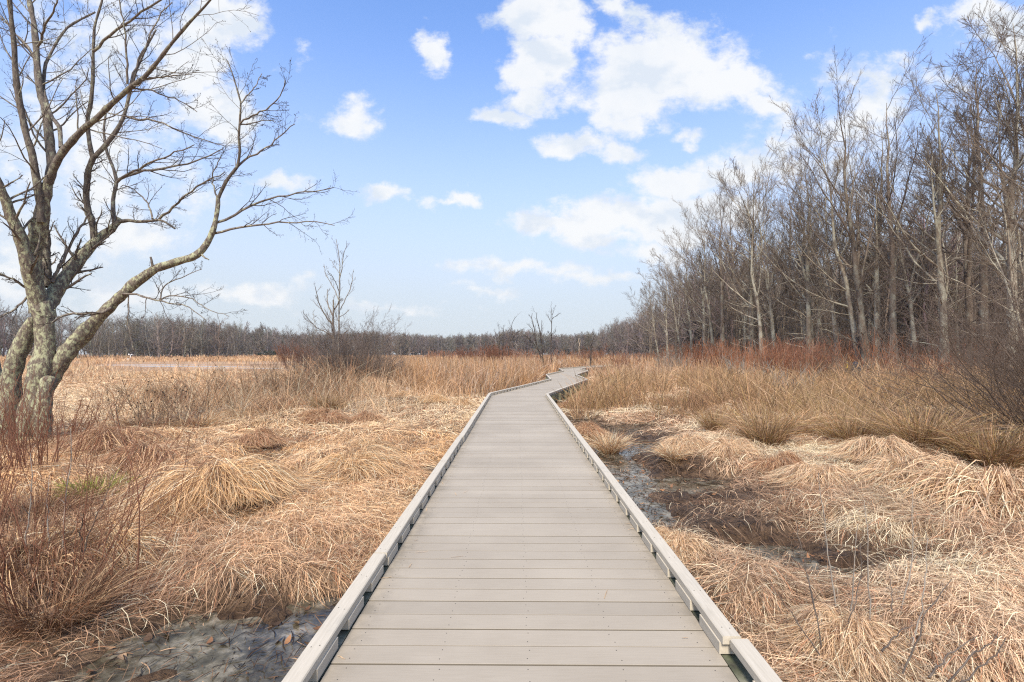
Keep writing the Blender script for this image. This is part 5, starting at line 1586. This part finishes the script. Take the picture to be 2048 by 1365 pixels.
traced_tree('bare_sapling', 56, [
    (Z2([(1760, 690), (1764, 600), (1768, 480), (1752, 440)]), 2.4, 1.0, .3), (Z2([(1768, 480), (1775, 450), (1790, 430)]), 1.3, .6, .3), (Z2([(1760, 640), (1745, 600), (1735, 580)]), 1.2, .6, -.3),
], 'short dark snag standing behind the far end of the boardwalk', 356, .35, 4)
for (px, py0, py1, d, lab) in ((434, 697, 714, 300, 'pale bare snag left of the distant evergreens'), (488, 688, 714, 320, 'tallest pale snag just left of the distant evergreens'), (1158, 678, 714, 200, 'pale thin trunk in front of the woods behind the boardwalk')):
    traced_tree('pale_snag', d, [([(px, py1), (px + .5, (py0 + py1) / 2), (px, py0)], 1.6, .9, .5), ([(px, (py0 + py1) / 2), (px + 3, py0 + 3)], .8, .5, .5)], lab, px, .6, 2, mats=(M_wood, M_twig_pale))


def evergreen(px, d, h, w, seed, lab):
    g = np.random.default_rng(seed)
    x = (px - CX) / F * d
    root = empty('evergreen_shrub', (x, d, float(H(x, d))), lab, 'shrub', 'distant dark evergreens')
    n = 900
    u = g.normal(size=(n, 3)); u = norm(u) * (g.random((n, 1)) ** .4); u *= 0.7 + 0.5 * fbm(u[:, :1] * 2 + seed, u[:, 1:2] * 2, 2, seed)
    c = np.stack([u[:, 0] * w / 2, u[:, 1] * w / 2, (u[:, 2] * .5 + .55) * h], 1)
    dd = norm(g.normal(size=(n, 3)) + norm(c - [0, 0, h * .3]) * .8) * (.12 * h)
    PT = np.stack([c, c + dd * .5, c + dd], 1)
    V, Q = strips(PT, np.tile(np.array([.5, 1, .2]) * .10 * h, (n, 1)))
    C = np.repeat(np.array([0.022, 0.036, 0.016]) * (.5 + g.random((n, 1))), 6, 0)
    link('foliage', mesh_np('foliage', V, Q, M_green, C), root)
    V, Q = tubes(np.array([[[0, 0, -.2], [0, 0, h * .3], [0, 0, h * .7]]]), np.array([[.1, .08, .03]]), 6)
    link('stem', mesh_np('stem', V, Q, M_bark_brown), root)


for i, (px, h, w, lab) in enumerate(((519, 2.4, 4.2, 'leftmost of the dark evergreens before the distant woods'), (532, 3.2, 4.0, 'second dark evergreen from the left before the distant woods'), (541, 3.8, 4.6, 'roundest dark evergreen in the middle of the distant group'), (551, 3.6, 4.0, 'rightmost of the dark evergreens before the distant woods'))):
    evergreen(px, 300, h, w, 500 + i, lab)

# ------------------------------------------------------------------ near canes and sticks, lower right
def canes(name, label, cat, base, lines, matn, r, seed, side=3, twig=True):
    g = np.random.default_rng(seed)
    d0 = base[1]
    x0, y0 = base
    root = empty(name, (x0, y0, float(H(x0, y0))), label, cat)
    ro = np.array(root.location)
    for (pts, d, dd) in lines:
        s = np.linspace(0, 1, len(pts))
        p = np.array([P(a, c, d + dd * t) for (a, c), t in zip(pts, s)]) - ro
        p = resample(p, 12); p[1:] += g.normal(size=(11, 3)) * .004
        rad = np.linspace(r, r * .35, 12)
        parts = [(*tubes(p[None], rad[None], 6), 0, (1, 1, 1))]
        if twig:
            b = spawn(p[None], rad[None], 5, .35, 1, .16, .6, 4, .05, .1, .6, g, rmin=.0013, lmax=.16)
            parts.append((*tubes(*b, 3), 0, (1, 1, 1)))
        V, Q, Mi, C = join(parts)
        link('stem', mesh_np('stem', V, Q, matn, None, True), root)
    return root


Z7 = lambda pts: zz(1300, 850, 2.651, pts)
canes('cane_clump', 'tall thin grey canes standing in the straw at lower right', 'plant', (1.95, 2.75), [
    (Z7([(985, 960), (960, 800), (935, 600), (910, 400), (890, 260)]), 3.1, .2),
    (Z7([(1165, 1150), (1160, 900), (1150, 600), (1143, 400)]), 2.9, .25),
    (Z7([(1330, 1000), (1380, 800), (1395, 550), (1390, 320)]), 3.1, .2),
    (Z7([(1380, 1210), (1440, 980), (1460, 800), (1475, 590)]), 2.75, .2),
    (Z7([(1060, 1100), (1075, 900), (1090, 650), (1100, 520)]), 3.0, .1),
], M_canes, .0048, 601)
Z3 = lambda pts: zz(0, 850, 2.65, pts)
x, y = gp(150, 1180, -.33)
canes('dark_sapling', 'dark thin sapling leaning right in front of the green tuft', 'sapling', (x, y), [
    (Z3([(375, 900), (400, 800), (450, 650), (500, 510), (540, 420), (580, 340), (610, 250)]), y, .25),
    (Z3([(440, 680), (425, 560), (450, 470)]), y + .05, -.1),
    (Z3([(385, 860), (340, 780), (300, 740)]), y, .1),
], M_dark, .0065, 604)
canes('cane_clump', 'slender grey canes standing among the red shrubs at lower left', 'plant', (x - .12, y + .05), [
    (Z3([(330, 790), (335, 600), (345, 420), (365, 250), (385, 120), (375, 20)]), y + .1, .2),
    (Z3([(258, 690), (255, 540), (250, 400), (262, 270)]), y + .1, .2),
    (Z3([(120, 760), (140, 560), (175, 330), (165, 150)]), y, .2),
], M_canes, .0058, 605)
canes('dark_cane_clump', 'dark splayed twigs by the broken stick at lower right', 'plant', (1.75, 2.75), [
    (Z7([(910, 1180), (870, 950), (820, 760), (780, 640)]), 2.75, .15),
    (Z7([(880, 1000), (840, 830), (800, 640), (770, 490)]), 2.9, .2),
    (Z7([(900, 1220), (790, 1060), (700, 930), (640, 850)]), 2.65, .1),
    (Z7([(1040, 1120), (1080, 950), (1120, 800), (1120, 620)]), 2.85, .1),
    (Z7([(1285, 1000), (1280, 900), (1270, 790)]), 3.0, .1),
], M_dark, .0042, 602)
canes('twig_spray', 'dark curved twigs pointing right in the bottom right corner', 'plant', (2.35, 2.15), [
    (Z7([(1340, 1320), (1430, 1120), (1460, 1000), (1540, 900), (1600, 820)]), 2.5, .1),
    (Z7([(1480, 1340), (1560, 1240), (1660, 1170), (1730, 1115)]), 2.45, .1),
    (Z7([(1560, 1390), (1680, 1250), (1780, 1170), (1850, 1100)]), 2.4, .1),
    (Z7([(1600, 1420), (1740, 1300), (1840, 1210), (1895, 1130)]), 2.4, .1),
    (Z7([(1230, 1200), (1290, 1130), (1380, 1060)]), 2.55, .1),
], M_dark, .0050, 603)
g_ = Geo()
x, y = gp(1645, 1300, -.33)
root = empty('broken_stick', (x, y, float(H(x, y))), 'short broken stick with a bright split end among the dark twigs', 'stick')
V, Q = tubes(np.array([[[0, 0, -.1], [-.003, 0, .06], [-.006, 0, .13], [-.012, .003, .19]]]), np.array([[.014, .014, .013, .011]]), 8)
link('shaft', mesh_np('shaft', V, Q, M_canes, None, True), root)
V, Q = tubes(np.array([[[-.012, .003, .189], [-.014, .003, .215], [-.02, .003, .24]], [[-.008, .003, .18], [-.002, .0, .2], [.0, .0, .216]], [[.008, .0, .13], [.016, -.01, .10], [.022, -.015, .05]]]), np.array([[.010, .007, .001], [.006, .004, .001], [.004, .010, .004]]), 6)
link('split_end', mesh_np('split_end', V, Q, M_wood, None, False), root)

# the dark broken post, the yellow stake and the log below the leaning pair of trees
dd = 30.0
x = (1712 - CX) / F * dd
root = empty('broken_post', (x, dd, float(H(x, dd))), 'dark slate-blue broken post and boards in the reeds below the leaning trees', 'post')
for nm, a, c, r0, r1 in (('post', (.16, 0, -.3), (.22, 0, 1.0), .11, .09), ('board', (-.22, .05, .55), (.02, .03, 1.28), .10, .14), ('board', (-.30, .02, -.2), (-.12, .05, .6), .06, .07)):
    a = np.array(a); c = np.array(c)
    V, Q = tubes(np.stack([a + (c - a) * t for t in np.linspace(0, 1, 5)])[None], np.linspace(r0, r1, 5)[None] * np.array([1, 1.05, .95, 1, .8]), 5)
    link(nm, mesh_np(nm, V, Q, M_slate), root)
x2 = (1694 - CX) / F * dd
root = empty('marker_stake', (x2, dd, float(H(x2, dd))), 'slim yellow marker stake just left of the dark broken post', 'stake')
V, Q = tubes(np.array([[[0, 0, -.3], [0, 0, .5], [.01, 0, 1.15], [.01, 0, 1.33]]]), np.array([[.03, .03, .03, .012]]), 4)
link('shaft', mesh_np('shaft', V, Q, M_yellow), root)
V, Q = tubes(np.array([[[.01, 0, 1.18], [.01, 0, 1.24]]]), np.array([[.036, .036]]), 6)
link('band', mesh_np('band', V, Q, M_wood), root)
x3 = (1733 - CX) / F * 40
root = empty('fallen_log', (x3, 40, float(H(x3, 40))), 'short mossy log end lying at the foot of the leaning trees', 'log')
V, Q = tubes(np.array([[[-1.6, .6, .0], [-.8, .3, .35], [0, 0, .62], [.5, -.2, .72], [.75, -.3, .70]]]), np.array([[.2, .24, .26, .28, .2]]), 9)
link('bark', mesh_np('bark', V, Q, M_bark_brown, None, True), root)
V, Q = tubes(np.array([[[.2, 0, .8], [.35, .1, 1.1], [.42, .1, 1.3]]]), np.array([[.06, .04, .015]]), 5)
link('branch_stub', mesh_np('branch_stub', V, Q, M_bark_brown, None, True), root)

# white instrument post far out at the left and the small white tag in the reeds
dd = 150.0
x = (261 - CX) / F * dd
root = empty('instrument_post', (x, dd, -.36), 'small white post with two heads on a white float, far out on the left marsh', 'post')
for nm, o, s in (('post', (-.06, -.06, 0), (.12, .12, 1.45)), ('crossbar', (-.6, -.05, 1.45), (1.2, .1, .08)), ('head', (-.62, -.15, 1.53), (.3, .3, .3)), ('head', (.3, -.15, 1.53), (.34, .3, .18)), ('float', (-.75, -.5, -.1), (1.4, 1.0, .42))):
    gg = Geo(); gg.obox(o, (s[0], 0, 0), (0, s[1], 0), (0, 0, s[2])); gg.build(nm, M_white, root)
x, y = gp(814, 796)
root = empty('white_tag', (x, y, float(H(x, y))), 'tiny white marker tag on a stick among the reeds left of the boardwalk bend', 'marker')
gg = Geo(); gg.obox((-.012, 0, -.1), (.024, 0, 0), (0, .02, 0), (0, 0, .45)); gg.build('stick', M_wood, root)
gg = Geo(); gg.obox((-.05, -.012, .2), (.10, 0, 0), (0, .01, 0), (0.01, 0, .2)); gg.build('tag', M_white, root)

# ------------------------------------------------------------------ sky, sun, camera
w = bpy.data.worlds.new('World'); scene.world = w; w.use_nodes = True
nt = w.node_tree; nt.nodes.clear()
out = N(nt, 'OutputWorld'); bg = N(nt, 'Background'); nt.links.new(bg.outputs[0], out.inputs[0])
BG = 0.12
EXPO = 1.4
HAZE = 0.00022
EX = 2 ** -EXPO / BG
bg.inputs[1].default_value = BG
SUN_EL, SUN_ROT = math.radians(48), math.radians(191)
sky = N(nt, 'TexSky', sky_type='NISHITA'); sky.sun_disc = False
sky.sun_elevation = SUN_EL; sky.sun_rotation = SUN_ROT; sky.altitude = 0; sky.air_density = 1.0; sky.dust_density = 0.6; sky.ozone_density = 1.6
tc = N(nt, 'TexCoord')
sep = N(nt, 'SeparateXYZ'); nt.links.new(tc.outputs['Generated'], sep.inputs[0])


def math_(op, a, c=None, clamp=False):
    n = N(nt, 'Math', operation=op); n.use_clamp = clamp
    for i, v in enumerate((a, c)):
        if v is None: continue
        if isinstance(v, (int, float)): n.inputs[i].default_value = v
        else: nt.links.new(v, n.inputs[i])
    return n.outputs[0]


ay = math_('MAXIMUM', math_('ABSOLUTE', sep.outputs[1]), 0.12)
u_ = math_('DIVIDE', sep.outputs[0], ay); v_ = math_('DIVIDE', sep.outputs[2], ay)
uv = N(nt, 'CombineXYZ'); nt.links.new(u_, uv.inputs[0]); nt.links.new(v_, uv.inputs[1])
nA = noise_node(nt, 5.5, 7, 0.58, uv.outputs[0]); nB = noise_node(nt, 10, 12, 0.64, uv.outputs[0], (1, 1.35, 1))
# warp
wv = N(nt, 'VectorMath', operation='SUBTRACT'); nt.links.new(nA.outputs['Color'], wv.inputs[0]); wv.inputs[1].default_value = (.5, .5, .5)
ws = N(nt, 'VectorMath', operation='SCALE'); nt.links.new(wv.outputs[0], ws.inputs[0]); ws.inputs['Scale'].default_value = 0.15
wu = N(nt, 'VectorMath', operation='ADD'); nt.links.new(uv.outputs[0], wu.inputs[0]); nt.links.new(ws.outputs[0], wu.inputs[1])
CL = [  # cloud masses by direction (given as the picture position they have from here), size, weight
    (1089, 40, 80, 75, 1), (1078, 127, 72, 55, 1), (1065, 195, 62, 34, .9), (1011, 236, 55, 22, .7), (1333, 125, 140, 82, 1), (1255, 175, 130, 62, 1), (1455, 170, 92, 55, .95), (1524, 212, 40, 30, .8),
    (1236, 8, 75, 26, .7), (1226, 235, 62, 30, .7), (1163, 281, 78, 25, .95), (1255, 292, 48, 20, .8), (1358, 352, 82, 34, .8), (1460, 358, 90, 36, .8), (1104, 440, 68, 25, .95), (1260, 440, 185, 46, 1.15), (1385, 428, 135, 44, 1.15), (1180, 445, 110, 34, 1.1), (1330, 452, 130, 40, 1.15),
    (1236, 480, 120, 26, .7), (1300, 508, 95, 26, .6), (1040, 545, 135, 13, .55), (1211, 561, 95, 11, .5), (980, 584, 58, 11, .5), (860, 88, 26, 40, .75), (708, 234, 48, 47, .85), (765, 386, 44, 22, .9), (923, 395, 30, 20, .95), (896, 402, 26, 9, .7), (848, 398, 22, 14, .4),
    (430, 50, 95, 70, 1), (385, 130, 85, 60, .9), (440, 225, 62, 48, .85), (250, 60, 190, 120, .5), (150, 300, 240, 160, .4), (565, 358, 66, 20, .7), (250, 470, 95, 45, .7), (60, 520, 130, 60, .55), (500, 575, 130, 18, .5), (250, 590, 130, 24, .5), (800, 612, 120, 9, .35),
    (1965, 45, 70, 42, .9), (2050, 70, 80, 60, .9), (1858, 45, 20, 14, .6), (1562, 310, 34, 14, .5), (1371, 272, 24, 13, .6), (1760, 190, 110, 70, .45), (1650, 300, 130, 80, .45), (2300, 200, 220, 120, .8), (-250, 200, 220, 130, .8), (700, -220, 260, 110, .9), (1500, -320, 330, 120, .9), (200, -250, 200, 100, .8),
]
f = None
for (px, py, rx, ry, am) in CL:
    s = N(nt, 'VectorMath', operation='SUBTRACT'); nt.links.new(wu.outputs[0], s.inputs[0]); s.inputs[1].default_value = ((px - CX) / F, (HY - py) / F, 0)
    mlt = N(nt, 'VectorMath', operation='MULTIPLY'); nt.links.new(s.outputs[0], mlt.inputs[0]); mlt.inputs[1].default_value = (F / rx / 1.3, F / ry / 1.3, 0)
    ln = N(nt, 'VectorMath', operation='LENGTH'); nt.links.new(mlt.outputs[0], ln.inputs[0])
    val = math_('MULTIPLY', math_('SUBTRACT', 1.0, ln.outputs['Value']), am)
    f = val if f is None else math_('MAXIMUM', f, val)
f = math_('MAXIMUM', f, -0.6)
fn = math_('ADD', f, math_('MULTIPLY', math_('SUBTRACT', nB.outputs[0], 0.5), 2.1))
mr = N(nt, 'MapRange', interpolation_type='SMOOTHSTEP'); nt.links.new(fn, mr.inputs[0]); mr.inputs[1].default_value = -0.06; mr.inputs[2].default_value = 0.50
mask = math_('MULTIPLY', mr.outputs[0], 0.96)
# sky colour: the Nishita sky, paler towards the horizon as in the thin winter air
el = math_('MULTIPLY', sep.outputs[2], 1.0)
hz = N(nt, 'MapRange', interpolation_type='SMOOTHSTEP'); nt.links.new(el, hz.inputs[0]); hz.inputs[1].default_value = 0.62; hz.inputs[2].default_value = 0.05; hz.inputs[3].default_value = 0.0; hz.inputs[4].default_value = 0.95
SKYGAIN = tuple(v * 2.14 * 2 ** -EXPO for v in (0.88, 1.04, 1.30))
skyc = mixc(nt, 1.0, sky.outputs[0], SKYGAIN, 'MULTIPLY')
PALEC = tuple(v * EX for v in (0.69, 0.755, 0.815))
skyc = mixc(nt, hz.outputs[0], skyc, PALEC)
ofs = N(nt, 'VectorMath', operation='ADD'); nt.links.new(uv.outputs[0], ofs.inputs[0]); ofs.inputs[1].default_value = (0.012, 0.034, 0)
nC = noise_node(nt, 6.5, 7, 0.55, uv.outputs[0], (1, 1.35, 1)); nD = noise_node(nt, 6.5, 7, 0.55, ofs.outputs[0], (1, 1.35, 1))
rel = N(nt, 'MapRange', interpolation_type='SMOOTHSTEP'); nt.links.new(math_('SUBTRACT', nD.outputs[0], nC.outputs[0]), rel.inputs[0]); rel.inputs[1].default_value = -0.03; rel.inputs[2].default_value = 0.16
shade = N(nt, 'MapRange', interpolation_type='SMOOTHSTEP'); nt.links.new(nA.outputs[0], shade.inputs[0]); shade.inputs[1].default_value = 0.42; shade.inputs[2].default_value = 0.68
cloudc = mixc(nt, math_('MINIMUM', math_('ADD', rel.outputs[0], math_('MULTIPLY', shade.outputs[0], 0.45)), 1.0), tuple(v * EX for v in (0.97, 0.985, 1.0)), tuple(v * EX for v in (0.78, 0.85, 0.94)))
fin = mixc(nt, mask, skyc, cloudc)
nt.links.new(fin, bg.inputs[0])

# thin winter haze that greys the distant woods
hm = bpy.data.materials.new('haze_air'); hm.use_nodes = True
hn = hm.node_tree; hn.nodes.clear()
ho = hn.nodes.new('ShaderNodeOutputMaterial'); hv = hn.nodes.new('ShaderNodeVolumePrincipled')
hv.inputs['Color'].default_value = (1.0, 0.95, 0.88, 1); hv.inputs['Density'].default_value = HAZE; hv.inputs['Anisotropy'].default_value = 0.2
hn.links.new(hv.outputs[0], ho.inputs['Volume'])
gg = Geo(); gg.obox((-1600, -80, -2.2), (3200, 0, 0), (0, 1980, 0), (0, 0, 46)); tag(gg.build('haze', hm), kind='stuff')

sl = bpy.data.lights.new('sun', 'SUN'); sl.energy = 2.4; sl.angle = math.radians(14); sl.color = (1.0, 0.91, 0.78)
so = bpy.data.objects.new('sun', sl); col.objects.link(so)
sd = np.array([math.sin(SUN_ROT) * math.cos(SUN_EL), math.cos(SUN_ROT) * math.cos(SUN_EL), math.sin(SUN_EL)])
from mathutils import Vector
so.rotation_euler = Vector(sd).to_track_quat('Z', 'Y').to_euler()
so.location = (-20, -20, 40)

cam = bpy.data.cameras.new('camera'); cam.sensor_width = 36; cam.lens = 36 * F / 2048; cam.shift_y = 25.5 / 2048
cam.clip_start = 0.05; cam.clip_end = 5000
co = bpy.data.objects.new('camera', cam); co.location = (0, 0, CH); co.rotation_euler = (PI / 2, 0, 0); col.objects.link(co)
scene.camera = co
scene.view_settings.view_transform = 'Standard'; scene.view_settings.look = 'None'; scene.view_settings.gamma = 1
scene.view_settings.use_curve_mapping = False
scene.view_settings.exposure = EXPO
scene.cycles.max_bounces = 5; scene.cycles.diffuse_bounces = 3; scene.cycles.transparent_max_bounces = 4
scene.cycles.use_denoising = False
scene.cycles.filter_width = 1.2
scene.cycles.use_adaptive_sampling = False
